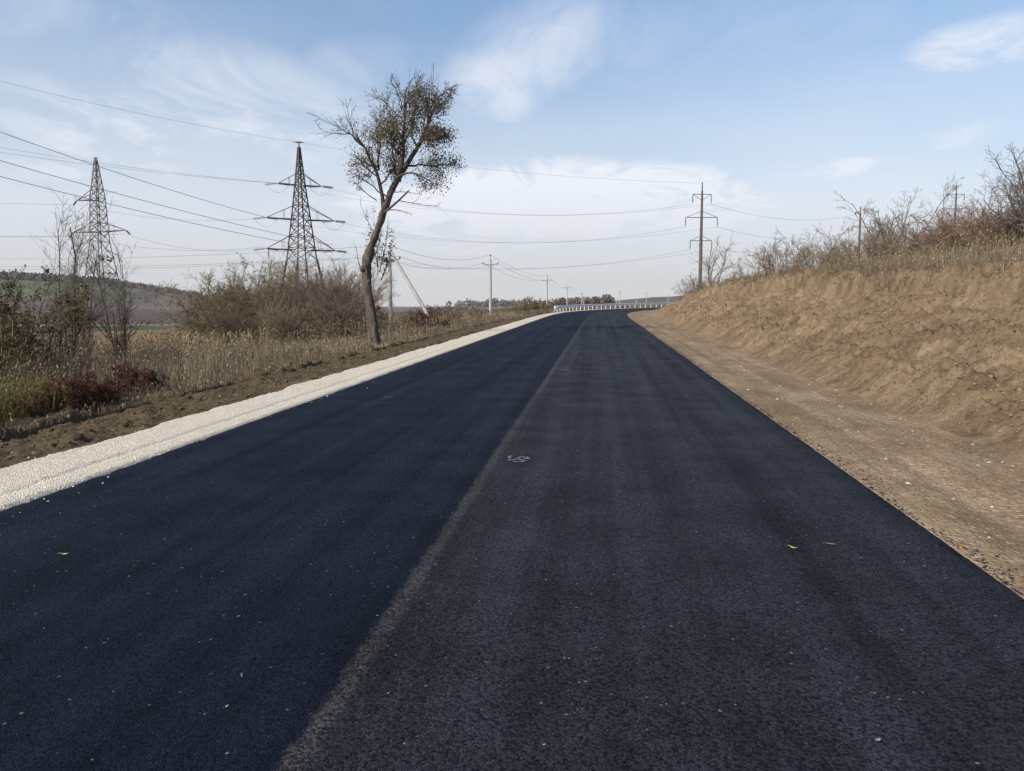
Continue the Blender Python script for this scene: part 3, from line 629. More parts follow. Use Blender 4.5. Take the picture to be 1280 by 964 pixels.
# ------------------------------------------------------------------ the leaning roadside tree
def big_tree():
    D = 36.0; rng = RS(77); base = ground_at(469, D)
    o = thing('leaning_tree', base, 'tall leaning half bare tree with withered leaves beside the road', 'tree')
    fh = FH; rel = lambda pts, y0=0., y1=0.: np.array([at(x, y, D)+fh*(y0+(y1-y0)*i/(len(pts)-1)) for i, (x, y) in enumerate(pts)])-base
    def fine(P, n):
        t = np.linspace(0, 1, len(P)); q = np.linspace(0, 1, n); lin = np.stack([np.interp(q, t, P[:, k]) for k in range(3)], 1)
        for _ in range(2): lin[1:-1] = lin[1:-1]*.5+(lin[:-2]+lin[2:])*.25
        return lin
    trunk = fine(rel([(470, 446), (468, 425), (466, 405), (463, 385), (459, 365), (456, 345), (457, 328), (463, 308), (470, 288), (477, 268), (484, 248), (489, 235)], 0, .3), 34)
    zt = np.linspace(0, 1, 34); r = np.interp(zt, [0, .06, .3, .5, .56, .62, 1], [.46, .295, .225, .205, .225, .165, .12])
    mb_ = MB(); tubes(mb_, trunk, r*(1+.04*rng.normal(size=34)), 18, 0, .5); V_ = mb_.v[0]; V_ += (fbm(V_[:, 2]*1.3+V_[:, 0]*5, V_[:, 1]*6+V_[:, 0]*4, 4, 90)*.10)[:, None]*np.array([1, 1, .2])
    # burrs where the trunk kinks, and the dead stub on its side
    for (x, y, rr) in ((453, 336, .13), (461, 352, .11), (472, 384, .10), (474, 300, .07)):
        p = rel([(x, y), (x, y+1)])[0]; rk = MB(); v = ICO_V*(1+.3*rng.uniform(-1, 1, (12, 1)))*rr*np.array([1, 1, 1.5])+p; mb_.add(v, None, ICO_F)
    mb_.build('trunk', MAT['bark'], o, True)
    limbs = [  # traced limbs: points, start radius, end radius, depth shift
        ([(489, 235), (496, 220), (503, 205), (516, 187), (528, 166), (534, 150), (538, 132), (543, 116)], .15, .035, .9),
        ([(497, 215), (504, 196), (503, 175), (506, 155), (507, 132), (510, 112)], .10, .025, -.7),
        ([(478, 262), (477, 242), (473, 222), (470, 205), (462, 190), (453, 182), (444, 175), (436, 170)], .10, .02, -1.2),
        ([(471, 210), (470, 195), (472, 178), (468, 158), (470, 140)], .06, .02, 1.0),
        ([(503, 205), (514, 202), (528, 204), (542, 200), (560, 199)], .06, .018, 1.2),
        ([(496, 222), (510, 216), (525, 218), (540, 228), (548, 234)], .05, .016, -.9),
        ([(528, 168), (538, 166), (548, 166), (558, 166)], .045, .014, .6),
        ([(520, 182), (535, 178), (550, 172)], .04, .014, -1.3),
        ([(505, 150), (495, 138), (480, 124), (466, 112)], .045, .012, 1.1),
        ([(536, 145), (530, 128), (524, 112), (519, 103), (517, 94)], .045, .012, .9),
        ([(541, 124), (552, 112), (558, 108), (564, 103)], .04, .012, .5),
        ([(470, 205), (455, 205), (445, 198), (438, 199)], .045, .012, .8),
        ([(485, 247), (470, 236), (455, 224), (443, 218)], .035, .010, -.6),
    ]
    limbs += [([(498, 224), (490, 208), (484, 190), (482, 170), (486, 152)], .06, .014, 1.3), ([(504, 198), (494, 188), (486, 176), (478, 168)], .045, .012, -1.1),
              ([(474, 228), (484, 214), (490, 200), (494, 186)], .04, .012, .8), ([(520, 182), (514, 166), (516, 148), (522, 132)], .05, .012, -.8), ([(470, 205), (462, 214), (450, 216), (440, 226)], .03, .01, .9),
              ([(507, 140), (498, 122), (495, 112), (491, 103)], .03, .010, -.6), ([(540, 140), (554, 134), (562, 126), (566, 118)], .03, .010, -.9)]
    LP = []; LR = []
    for pts, ra, rb, dz in limbs:
        P = fine(rel(pts, .3 if ra > .09 else .3+dz*.25, .3+dz), 9); P[1:-1] += rng.normal(0, .035, (7, 3)); LP.append(P); LR.append(np.linspace(ra, rb, 9))
    LP = np.array(LP); LR = np.array(LR)
    b = MB(); tubes(b, LP, LR, 7, 0, .5)
    bp, brr = fine(rel([(478, 266), (490, 259), (502, 250), (513, 241)], .2, -.6), 6), np.linspace(.06, .035, 6)
    tubes(b, bp, brr, 6, 0, .5, True)
    thin = [([(497, 250), (515, 254), (530, 257), (552, 260)], -.5), ([(485, 262), (497, 262), (508, 266), (516, 270)], -.6), ([(468, 300), (462, 283), (452, 268), (444, 250)], .9), ([(460, 330), (470, 318), (476, 300), (478, 280)], -.5), ([(470, 384), (482, 386), (496, 393)], -.4), ([(457, 345), (448, 330), (446, 310)], -.3), ([(488, 240), (503, 238), (522, 240)], .4), ([(470, 250), (455, 240), (442, 226)], -.4)]
    TP = np.array([fine(rel(p, .2, .2+dz), 9) for p, dz in thin]); TR = np.tile(np.linspace(.03, .008, 9), (len(TP), 1)); tubes(b, TP, TR, 4, 0, .5)
    P2, R2 = spawn(rng, LP, LR, 11, .25, 46, .35, 6, .13, .05, .5, .010)
    P2t, R2t = spawn(rng, TP, TR, 6, .3, 40, .35, 5, .16, .0, .6, .007)
    P2e, R2e = spawn(rng, LP[[0, 1, 8, 9, 10, 2, 3]], LR[[0, 1, 8, 9, 10, 2, 3]], 7, .62, 28, .52, 6, .08, .06, .6, .010)
    P3, R3 = spawn(rng, np.concatenate([P2, P2e]), np.concatenate([R2, R2e]), 5, .2, 34, .60, 5, .10, .04, .7, .008)
    P4, R4 = spawn(rng, P3, R3, 2, .2, 34, .55, 4, .12, .03, .8, .006)
    for P, R in ((P2, R2), (P2e, R2e), (P2t, R2t)): tubes(b, P, R, 4, 0, .5)
    tubes(b, P3, R3, 3, 0, .5); tubes(b, P4, R4, 3, 0, .5)
    b.build('crown', MAT['twig_dark'], o, False)
    # withered foliage hangs in clusters, other parts of the crown are bare
    lf = MB(); lo = MB(); lgm = MB()
    mid = P4[:, 1]+base; dd = mid-CAM; zz = dd@FWD; X = 640+F*(dd@RGT)/zz; Yp = 482-F*(dd@UPV)/zz
    def near(cx, cy, rx, ry): return ((X-cx)/rx)**2+((Yp-cy)/ry)**2 < 1
    dark = near(545, 208, 34, 26)|near(545, 167, 36, 13)|near(512, 165, 26, 30)|near(532, 130, 22, 20)|near(497, 225, 22, 20)
    left = near(445, 185, 32, 34)|near(470, 150, 22, 16); oliv = near(484, 190, 28, 42)
    leaves(lf, rng, P4[dark], 10, .095, 0, .5, .4, .22); leaves(lf, rng, P4[left], 3, .08, 0, .5, .4, .16)
    rest = ~(dark|left|oliv)&(Yp > 120); leaves(lf, rng, P4[rest][::3], 1, .09, 0, .45, .4, .03)
    lf.build('foliage', MAT['leaf_dark'], o)
    leaves(lo, rng, P4[oliv], 5, .09, 0, .62, .4, .2); lo.build('yellowed_foliage', MAT['leaf_olive'], o)['label'] = 'olive yellow leaves in the middle of the crown'
    # slim suckers with dull green leaves climb beside the trunk
    C = []
    for x0, y0, x1, y1 in ((470, 345, 462, 262), (472, 340, 482, 268), (476, 345, 487, 300), (470, 335, 455, 285), (474, 350, 480, 320)):
        C.append(fine(rel([(x0, y0), ((x0+x1)/2+3, (y0+y1)/2), (x1, y1)], .5, .8), 7))
    C = np.array(C); CR = np.tile(np.linspace(.025, .008, 7), (len(C), 1)); S2, SR2 = spawn(rng, C, CR, 12, .1, 50, .26, 4, .15, .03, .6, .006)
    sb = MB(); tubes(sb, C, CR, 4, 0, .5); tubes(sb, S2, SR2, 3, 0, .5); sb.build('sucker', MAT['twig'], o)
    leaves(lgm, rng, S2, 8, .105, 0, .45, .3, .07); lgm.build('sucker_foliage', MAT['leaf_green'], o)
big_tree()

# ------------------------------------------------------------------ grass, weeds, corn
def blades(mb, rng, P, h, w, lean, tint, mat=0):
    K = len(P); A = rng.uniform(0, 2*PI, K); dx = np.stack([np.cos(A), np.sin(A), np.zeros(K)], 1)
    A2 = rng.uniform(0, 2*PI, K); ln = np.stack([np.cos(A2), np.sin(A2), np.zeros(K)], 1)*(lean*rng.uniform(.1, 1, K)*h)[:, None]
    up = np.array([0, 0, 1.0])*h[:, None]; ww = (w*.5)[:, None]*dx
    b0 = P-up*.05; b1 = P+up*.55+ln*.35; b2 = P+up*(1-.45*np.clip(np.linalg.norm(ln, axis=1)/h, 0, 1)**2)[:, None]+ln
    V = np.stack([b0-ww, b0+ww, b1-ww*.8, b1+ww*.8, b2], 1)
    i = np.arange(K)[:, None]*5
    mb.add(V, i+np.array([[0, 1, 3, 2]]), i+np.array([[2, 3, 4]]), mat, np.repeat(np.clip(tint, 0, 1), 5))
def heads(mb, rng, P, sz, tint):
    K = len(P); A = rng.uniform(0, 2*PI, K); dx = np.stack([np.cos(A), np.sin(A), np.zeros(K)], 1)*(sz*.35)[:, None]; up = np.array([0, 0, 1.])*sz[:, None]
    V = np.stack([P-up*.5, P+dx, P+up*.6+dx*.3, P-dx], 1); mb.add(V, np.arange(K*4).reshape(-1, 4), None, 0, np.repeat(np.clip(tint, 0, 1), 4))
def field(n, rng, s0, s1, u0, u1, ps, pu, dens=None):
    s = scatter_s(rng, n, s0, s1, ps); u = u0+(u1-u0)*rng.uniform(0, 1, n)**pu
    x, y = su2xy(s, u)
    if dens is not None:
        k = rng.uniform(0, 1, n) < dens(x, y, s, u); x, y, s, u = x[k], y[k], s[k], u[k]
    z, _, _ = height(x, y); return np.stack([x, y, z], -1), s, u
rng = RS(11)
m = MB()
P, s, u = field(190000, rng, 8, 130, -7.9, -34, 1.5, 1.5, lambda x, y, s, u: np.clip(.5+1.1*fbm(x*.25, y*.25, 3, 71), .12, 1)*(.45+.55*smooth(-8.3, -9.6, u)))
h = (.32+.75*rng.uniform(0, 1, len(P))**1.5)*(.8+.7*fbm(P[:, 0]*.15, P[:, 1]*.15, 2, 72)).clip(.3, 1.5)*(.16+.84*smooth(-8.0, -9.9, u)); tin = .42+.25*fbm(P[:, 0]*.3, P[:, 1]*.3, 3, 73)+rng.normal(0, .16, len(P))
blades(m, rng, P, h, .008+.00022*s*rng.uniform(.5, 1.5, len(P)), .95, tin)
k = rng.uniform(0, 1, len(P)) < .18; heads(m, rng, P[k]+np.array([0, 0, 1])*h[k, None], .05+.0008*s[k], tin[k]+.25)
P, s, u = field(26000, rng, 90, 260, -5.2, -60, 1.2, 1.6); h = rng.uniform(.3, .9, len(P)); blades(m, rng, P, h, .03+.0004*s, .4, .35+.25*fbm(P[:, 0]*.1, P[:, 1]*.1, 3, 74)+rng.normal(0, .15, len(P)))
P, s, u = field(2600, rng, 11, 90, -9.2, -30, 1.4, 1.3, lambda x, y, s, u: np.clip(.4+1.4*fbm(x*.2, y*.2, 3, 87), .05, 1)); h = rng.uniform(.9, 1.6, len(P)); tin = rng.normal(.12, .12, len(P))
blades(m, rng, P, h, .009+.00025*s, .35, tin)
for j in range(7): heads(m, rng, P+np.stack([rng.normal(0, .07, len(P)), rng.normal(0, .07, len(P)), h*rng.uniform(.55, 1, len(P))], 1), .035+.0012*s, tin+rng.uniform(0, .5, len(P)))
tag(m.build('dry_grass', MAT['grass']), kind='stuff')
m = MB()
P, s, u = field(52000, rng, 9, 34, -8.5, -24, 1.2, 1.2, lambda x, y, s, u: np.clip(.15+1.6*fbm(x*.3+3, y*.3, 3, 75), 0, 1)*smooth(-.58, -.68, np.arctan2(x, y)))
h = .4+.75*rng.uniform(0, 1, len(P))**1.4; blades(m, rng, P, h*.9, rng.uniform(.006, .013, len(P)), .9, .45+.3*fbm(P[:, 0]*.6, P[:, 1]*.6, 3, 76)+rng.normal(0, .18, len(P)))
heads(m, rng, P+np.stack([rng.normal(0, .05, len(P)), rng.normal(0, .05, len(P)), h*rng.uniform(.4, 1, len(P))], 1), rng.uniform(.03, .07, len(P)), .4+rng.normal(0, .25, len(P)))
tag(m.build('green_weeds', MAT['weed']), kind='stuff')
m = MB()
rows = []
n = 15000; x = rng.uniform(-95, -16, n); y = 38+112*rng.uniform(0, 1, n)**1.1; x = np.round(x/.9)*.9+rng.normal(0, .09, n)
q = y-38+.35*(x+16); k = (q > 4*rng.uniform(0, 1, n)) & (x < -20-.0*y); x, y = x[k], y[k]; z, _, _ = height(x, y); P = np.stack([x, y, z], -1); r_ = np.hypot(x, y)
h = rng.uniform(1.1, 1.9, len(P))*.85; tin = .45+.2*fbm(x*.08, y*.08, 3, 78)+rng.normal(0, .18, len(P))
blades(m, rng, P, h, .03+.0002*r_, .15, tin)
for j in range(4):
    L = P+np.array([0, 0, 1])*(h*rng.uniform(.25, .9, len(P)))[:, None]; a = rng.uniform(0, 2*PI, len(P)); d = np.stack([np.cos(a), np.sin(a), 0*a], 1); ll = rng.uniform(.25, .5, len(P))[:, None]; wv = np.stack([-np.sin(a), np.cos(a), 0*a], 1)*.045
    mid = L+d*ll*.5+np.array([0, 0, .10]); tip = L+d*ll-np.array([0, 0, .18])
    V = np.stack([L-wv*.5, L+wv*.5, mid-wv, mid+wv, tip], 1); i = np.arange(len(P))[:, None]*5
    m.add(V, i+np.array([[0, 1, 3, 2]]), i+np.array([[2, 3, 4]]), 0, np.repeat(np.clip(tin+rng.normal(0, .15, len(P)), 0, 1), 5))
tag(m.build('dry_corn', MAT['corn']), kind='stuff')
m = MB()                                     # the long pale grass above the cut
P, s, u = field(120000, rng, 8, 125, 9.3, 26, 1.35, 1.5, lambda x, y, s, u: np.clip(.45+1.0*fbm(x*.3, y*.3, 3, 81), .08, 1)*smooth(9.2, 10.3, u+.7*fbm(s*.5, s*0, 3, 82)))
P[:, 2] = np.maximum(P[:, 2], np.where(u < 10.8, surf(s, u), -99))
h = (.18+.7*rng.uniform(0, 1, len(P))**2.)*(.5+.5*smooth(9.3, 11, u))*(.85+1.0*fbm(P[:, 0]*.3, P[:, 1]*.2, 2, 83)).clip(.3, 1.5); tin = .46+.42*fbm(P[:, 0]*.30, P[:, 1]*.30, 3, 84)+rng.normal(0, .17, len(P))
blades(m, rng, P, h, .007+.00022*s*rng.uniform(.5, 1.5, len(P)), .95, tin)
k = rng.uniform(0, 1, len(P)) < .22; heads(m, rng, P[k]+np.array([0, 0, 1])*h[k, None], .04+.0008*s[k], tin[k]+.2)
P, s, u = field(2600, rng, 6, 90, 6.6, 9.6, 1.3, .6, lambda x, y, s, u: np.clip(2.2*fbm(x*.7, y*.7, 3, 85), 0, 1)); P[:, 2] = surf(s, u)
blades(m, rng, P, rng.uniform(.05, .2, len(P)), .006+.0002*s, .7, .3+rng.normal(0, .2, len(P)))
P, s, u = field(1500, rng, 11, 90, 10., -0+22, 1.4, 1.3, lambda x, y, s, u: np.clip(.4+1.4*fbm(x*.2, y*.2, 3, 88), .05, 1)); h = rng.uniform(.7, 1.3, len(P)); tin = rng.normal(.12, .12, len(P))
blades(m, rng, P, h, .009+.00025*s, .4, tin)
for j in range(6): heads(m, rng, P+np.stack([rng.normal(0, .06, len(P)), rng.normal(0, .06, len(P)), h*rng.uniform(.55, 1, len(P))], 1), .03+.0012*s, tin+rng.uniform(0, .5, len(P)))
P, s, u = field(9000, rng, 7, 100, 9.0, 10.2, 1.3, 1., lambda x, y, s, u: np.clip(.35+1.6*fbm(s*.5, u*.5, 3, 89), 0, 1)); P[:, 2] = surf(s, u); blades(m, rng, P, rng.uniform(.15, .5, len(P)), .006+.00022*s, 1., .3+rng.normal(0, .2, len(P)))
tag(m.build('bank_grass', MAT['grass']), kind='stuff')

# ------------------------------------------------------------------ far woods on the ridges
def wood(seed, specs, name):
    rng = RS(seed); m = MB()
    for (pts, n, hmin, hmax, depth) in specs:
        pts = np.array(pts); t = rng.uniform(0, len(pts)-1, n); i = t.astype(int); f = (t-i)[:, None]
        p = pts[i]*(1-f)+pts[np.minimum(i+1, len(pts)-1)]*f; p[:, :2] += rng.normal(0, depth, (n, 2)); p[:, 2] = height(p[:, 0], p[:, 1])[0]
        h = rng.uniform(hmin, hmax, n); K = 46; tt = rng.uniform(.1, .9, n)
        o = unit(rng.normal(size=(n, K, 3)))*rng.uniform(.3, 1, (n, K, 1)); c = p[:, None]+np.array([0, 0, .46])*h[:, None, None]+o*np.stack([h*.45, h*.45, h*.52], 1)[:, None]
        a = unit(rng.normal(size=(n, K, 3)))*(h*.16)[:, None, None]; b_ = unit(np.cross(a, rng.normal(size=a.shape)))*(h*.10)[:, None, None]
        V = np.stack([c-a, c+b_, c+a, c-b_], 2).reshape(-1, 3); m.add(V, np.arange(len(V)).reshape(-1, 4), None, 0, np.repeat(np.repeat(tt, K)+rng.normal(0, .12, n*K), 4).clip(0, 1))
        tr = np.stack([p-np.array([0, 0, .5]), p+np.array([0, 0, .6])*h[:, None]], 1); tubes(m, tr, np.stack([h*.03, h*.015], 1), 3, 0, .2)
    return tag(m.build(name, MAT['wood']), kind='stuff')
rl = [q for q in RIDGE_L]
wood(21, [(rl[:7], 1300, 4, 7.5, 18), (rl[5:], 120, 4, 8, 20)], 'ridge_wood')
wood(24, [([at(-40, 384, 560), at(120, 384, 640), at(240, 384, 720)], 420, 1.2, 3.2, 55), ([at(150, 384, 300), at(260, 384, 320)], 120, .8, 2.0, 22)], 'hillside_scrub')
wood(22, [([at(535, 386, 620), at(578, 386, 620)], 50, 4, 7, 6), ([at(585, 384, 1150), at(655, 384, 1120)], 60, 7, 14, 25), ([at(650, 384, 420), at(690, 384, 400)], 24, 2, 4, 6)], 'valley_wood')
wood(23, [([at(700, 380, 500), at(752, 379, 500)], 110, 2.5, 5.5, 5), ([at(752, 379, 500), at(764, 379, 500)], 8, 4, 6.5, 2)], 'field_edge_wood')

# ------------------------------------------------------------------ lattice pylons
def lattice(mb, levels, rot, split=1, r=.07, rb=.035, subdiv=None):
    c, s_ = math.cos(rot), math.sin(rot); cor = [(1, 1), (-1, 1), (-1, -1), (1, -1)]
    def pt(k, z, w): x, y = cor[k % 4][0]*w, cor[k % 4][1]*w; return np.array([x*c-y*s_, x*s_+y*c, z])
    for (z0, w0), (z1, w1) in zip(levels[:-1], levels[1:]):
        for k in range(4):
            bar(mb, pt(k, z0, w0), pt(k, z1, w1), r)
            bar(mb, pt(k, z0, w0), pt(k+1, z1, w1), rb); bar(mb, pt(k+1, z0, w0), pt(k, z1, w1), rb); bar(mb, pt(k, z1, w1), pt(k+1, z1, w1), rb)
    return pt
def seq(za, wa, zb, wb, n):
    z = np.linspace(0, 1, n+1)**.92; return [(za+(zb-za)*t, wa+(wb-wa)*t) for t in z]
def crossarm(name, parent, z, dirv, L, body, hgt, mat, up=True):
    m = MB(); d = np.array([dirv[0], dirv[1], 0.]); n = np.array([-d[1], d[0], 0]); tip = d*L+np.array([0, 0, z+.1])
    a = [d*body*.8+n*body*.8*s_+np.array([0, 0, z]) for s_ in (1, -1)]; b_ = [d*body*.7+n*body*.7*s_+np.array([0, 0, z+hgt]) for s_ in (1, -1)]
    for p in a: bar(m, p, tip, .095)
    for p in b_: bar(m, p, tip, .06)
    for k in (1, 2, 3, 4):
        f = k/5.; q = [p*(1-f)+tip*f for p in a]; w = [p*(1-f)+tip*f for p in b_]
        bar(m, q[0], q[1], .035)
        if k == 2: bar(m, q[0], w[0], .03); bar(m, q[1], w[1], .03)
        f2 = (k-1)/5.; q2 = [p*(1-f2)+tip*f2 for p in a]; bar(m, q2[0], q[1], .03); bar(m, q2[1], q[0], .03)
    o = m.build(name, mat, parent); return o, tip
def insul(parent, p, d, L, mat='glass', r=.13, n=9):
    d = np.asarray(d, float)/np.linalg.norm(d); m = MB(); pr = [(.02, 0)]
    for k in range(n): y = L*(.12+.76*k/n); pr += [(.03, y), (r, y+.02), (r*.8, y+.05), (.03, y+.06)]
    pr += [(.03, L*.9), (.02, L)]
    lathe(m, p, pr, 8, 0, d); return m.build('insulator', MAT[mat], parent)
CABLE_N = 0
def cable(p, q, sag, label, group, r=.02, n=26, name='power_cable'):
    p = np.asarray(p, float); q = np.asarray(q, float); t = np.linspace(0, 1.75 if ('left edge' in label or 'running left' in label or 'top left arm' in label) else 1, n)[:, None]; P = p+(q-p)*t-np.array([0, 0, 1])*4*sag*t*(1-t)
    m = MB(); tubes(m, P-p, np.full((1, n), r)[0], 4, 0, .5); o = m.build(name, MAT['wire']); o.location = p
    return tag(o, label, 'power cable', group)
def dirto(a, b): d = np.asarray(b, float)-np.asarray(a, float); d[2] = 0; return d/np.linalg.norm(d)

# the red brown angle pylon
D2 = 130.0; b2 = ground_at(379, D2)
t2 = thing('lattice_pylon', b2, 'red brown lattice pylon with three arm levels rising behind the thicket', 'pylon', 'lattice pylons')
zz = lambda y: at(378, y, D2)[2]-b2[2]
view = math.atan2(FH[1], FH[0]); rot2 = view+PI/4          # a corner faces the road
q2 = 1/math.sqrt(2)
m = MB(); bodyl = seq(zz(325), 2.45*q2, zz(232), .85*q2, 7)+seq(zz(232), .85*q2, zz(184), .18*q2, 5)[1:]
lattice(m, bodyl, rot2, 1, .115, .055); m.build('lattice_body', MAT['pylon'], t2)
cr, sr = math.cos(rot2), math.sin(rot2)
for k, (cx, cy) in enumerate(((1, 1), (-1, 1), (-1, -1), (1, -1))):       # four splayed legs, each a narrow frame
    m = MB(); W0 = 5.0*q2; W1 = 2.6*q2
    def P_(f, g, z):
        w = W0+(W1-W0)*f; x, y = cx*w*(1 if g != 1 else .86+.0*f), cy*w*(1 if g != 2 else .86)
        return np.array([x*cr-y*sr, x*sr+y*cr, z])
    zt = zz(325); n_ = 4
    for g in (0, 1, 2): bar(m, P_(0, g, -.3), P_(1, 0 if g == 0 else g, zt), .10 if g == 0 else .05)
    for j in range(n_):
        f0, f1 = j/n_, (j+1)/n_; g = 1+(j % 2)
        for g in (1, 2): bar(m, P_(f0, 0, zt*f0), P_(f1, g, zt*f1), .035); bar(m, P_(f0, g, zt*f0), P_(f1, 0, zt*f1), .035)
    m.build('leg', MAT['pylon'], t2)
arm_dir = np.array([RGT[0], RGT[1]])*math.cos(rad(28))+np.array([FH[0], FH[1]])*math.sin(rad(28))
K_PX, K_D = 878, 125.0
kb = ground_at(K_PX-3, K_D); kz = lambda y: at(K_PX, y, K_D)[2]
off_near = [at(-330, 40, 62), at(-330, 101, 62), at(-330, 130, 62)]
tips2 = {}
for nm, y, L, hb in (('top', 232, 3.5, 1.0), ('mid', 275, 5.5, 1.6), ('low', 313, 5.6, 2.3)):
    for sd in (-1, 1):
        o, tip = crossarm('crossarm', t2, zz(y), arm_dir*sd, L, hb*q2, {'top': 1.9, 'mid': 2.4, 'low': 2.7}[nm], MAT['pylon'])
        tips2[nm, sd] = tip
        for tgt in (at(-300, 120, 118), kb+np.array([0, 0, 12])):
            d = dirto(b2+tip, tgt); insul(t2, tip, d+np.array([0, 0, -.12]), 2.2, 'glass', .22)
        m = MB(); jt = np.linspace(0, 1, 12)[:, None]; a_ = tip+dirto(b2+tip, at(-300, 120, 118))*2.; c_ = tip+dirto(b2+tip, kb)*2.
        tubes(m, a_+(c_-a_)*jt-np.array([0, 0, 1])*1.5*4*jt*(1-jt), np.full(12, .022), 3); m.build('jumper_wire', MAT['wire'], t2)
insul(t2, tips2['low', -1]+np.array([.3, 0, 0]), (0, 0, -1), 1.7, 'glass', .17)
m = MB(); pk = np.array([0, 0, zz(178)]); box(m, pk, .9, .25, .2, view+PI/2); bar(m, pk-np.array([0, 0, .9]), pk, .1); bar(m, pk-np.array([.9*RGT[0], .9*RGT[1], 0]), pk+np.array([.9*RGT[0], .9*RGT[1], 0]), .05)
m.build('peak', MAT['pylon'], t2)
# the grey pylon at the left
D1 = 125.0; b1 = ground_at(129, D1)
t1 = thing('lattice_pylon', b1, 'slim grey lattice pylon behind the bare saplings near the left edge', 'pylon', 'lattice pylons')
z1 = lambda y: at(120, y, D1)[2]-b1[2]
rot1 = view+rad(20)+PI/4; m = MB()
lattice(m, seq(z1(302), .98, z1(248), .76, 5)+seq(z1(248), .76, z1(200), .15, 5)[1:], rot1, 1, .075, .042); m.build('lattice_body', MAT['pylon_grey'], t1)
m = MB(); lattice(m, seq(-.3, 2.9, z1(302), .98, 6), rot1, 1, .075, .038); m.build('lattice_base', MAT['pylon_grey'], t1)
ad1 = np.array([RGT[0], RGT[1]])*math.cos(rad(20))-np.array([FH[0], FH[1]])*math.sin(rad(20)); tips1 = {}
for nm, y, L, sd in (('top', 250, 4.3, -1), ('low', 290, 5.4, -1), ('low', 290, 5.4, 1)):
    o, tip = crossarm('crossarm', t1, z1(y), ad1*sd, L, .9, 1.5, MAT['pylon_grey']); tips1[nm, sd] = tip
    insul(t1, tip, (ad1[0]*sd*.6, ad1[1]*sd*.6, -.5), 1.2)
m = MB(); box(m, (0, 0, z1(198)), .5, .2, .25, view+PI/2); bar(m, (0, 0, z1(206)), (0, 0, z1(197)), .09); m.build('peak', MAT['pylon_grey'], t1)

# ------------------------------------------------------------------ dark concrete line poles on the hill
def hvpole(px, ytop, D, label, arms, top_w=.2, facing=0.):
    pt = at(px, ytop, D); b = np.array([pt[0], pt[1], gz(pt[0], pt[1])]); H = pt[2]-b[2]
    o = thing('line_pole', b, label, 'power pole', 'dark concrete line poles'); m = MB()
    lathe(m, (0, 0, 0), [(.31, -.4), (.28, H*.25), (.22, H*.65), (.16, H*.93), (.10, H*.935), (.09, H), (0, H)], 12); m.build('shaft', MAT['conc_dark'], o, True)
    ax = np.array([RGT[0]*math.cos(facing)+FH[0]*math.sin(facing), RGT[1]*math.cos(facing)+FH[1]*math.sin(facing), 0]); tips = []
    for (y, L, brace, drop, sides) in arms:
        z = at(px, y, D)[2]-b[2]; m = MB(); A, B = ax*L, ax*-L
        if -1 not in sides: B = B*.1
        if 1 not in sides: A = A*.1
        bar(m, B+[0, 0, z], A+[0, 0, z], .07)
        for e, sd in ((A, 1), (B, -1)):
            if sd in sides: bar(m, e+[0, 0, z], np.array([0, 0, z+brace]), .045)
        ca = m.build('crossarm', MAT['steel'], o)
        for sd in sides:
            e = (A if sd == 1 else B)+np.array([0, 0, z]); insul(ca, e, (0, 0, -1), drop, 'ceramic', .12); tips.append(b+e-np.array([0, 0, drop]))
    return o, b, tips
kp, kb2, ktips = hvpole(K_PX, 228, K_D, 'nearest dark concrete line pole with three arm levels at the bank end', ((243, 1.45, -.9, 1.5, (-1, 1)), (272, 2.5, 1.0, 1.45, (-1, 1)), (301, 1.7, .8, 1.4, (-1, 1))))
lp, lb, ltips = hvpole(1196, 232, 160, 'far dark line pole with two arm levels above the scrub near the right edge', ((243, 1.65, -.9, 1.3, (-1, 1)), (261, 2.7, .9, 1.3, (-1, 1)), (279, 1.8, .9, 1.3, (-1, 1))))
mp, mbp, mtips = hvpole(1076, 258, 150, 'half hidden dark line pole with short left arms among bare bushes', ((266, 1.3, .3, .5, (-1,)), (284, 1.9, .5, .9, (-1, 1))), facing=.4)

# ------------------------------------------------------------------ pale concrete roadside poles
def lvpole(px, ytop, D, label, strut=None, name='utility_pole', zb=None):
    pt = at(px, ytop, D); b = np.array([pt[0], pt[1], gz(pt[0], pt[1]) if zb is None else zb]); H = pt[2]-b[2]
    o = thing(name, b, label, 'utility pole', 'pale concrete roadside poles'); m = MB()
    lathe(m, (0, 0, 0), [(.19, -.3), (.17, H*.4), (.125, H-.35), (.12, H-.34), (0, H-.33)], 8); m.build('shaft', MAT['conc'], o)
    m = MB(); bar(m, (0, 0, H-.4), (0, 0, H-.05), .025); ca_z = H-1.05; dx = RGT*.86
    bar(m, -dx+[0, 0, ca_z], dx+[0, 0, ca_z], .04); bar(m, -dx*.5+[0, 0, ca_z], np.array([0, 0, ca_z-.45]), .025); bar(m, dx*.5+[0, 0, ca_z], np.array([0, 0, ca_z-.45]), .025)
    ca = m.build('crossarm', MAT['steel'], o); tips = []
    for p in (np.array([0, 0, H-.1]), -dx+[0, 0, ca_z], dx+[0, 0, ca_z]):
        m = MB(); lathe(m, p, [(.02, 0), (.02, .08), (.085, .09), (.06, .13), (.095, .16), (.07, .22), (.045, .27), (0, .28)], 8); m.build('insulator', MAT['ceramic'], ca); tips.append(b+p+[0, 0, .25])
    if strut:
        q = at(*strut); q = np.array([q[0], q[1], gz(q[0], q[1])-.3])-b; m = MB(); tubes(m, np.array([q, [0.12, 0, H-.45]]), np.array([.17, .13]), 8, 0, .5, True); m.build('strut', MAT['conc'], o)
    return o, tips
pA, tA = lvpole(487, 309, 68, 'pale concrete pole braced by a long slanting strut behind the leaning tree', (547, 384, 66))
pB, tB = lvpole(613, 320, 95, 'tallest looking plain pale concrete pole, first after the strutted pole')
pC, tC = lvpole(684, 345, 170, 'plain pale concrete pole just left of the guardrail start')
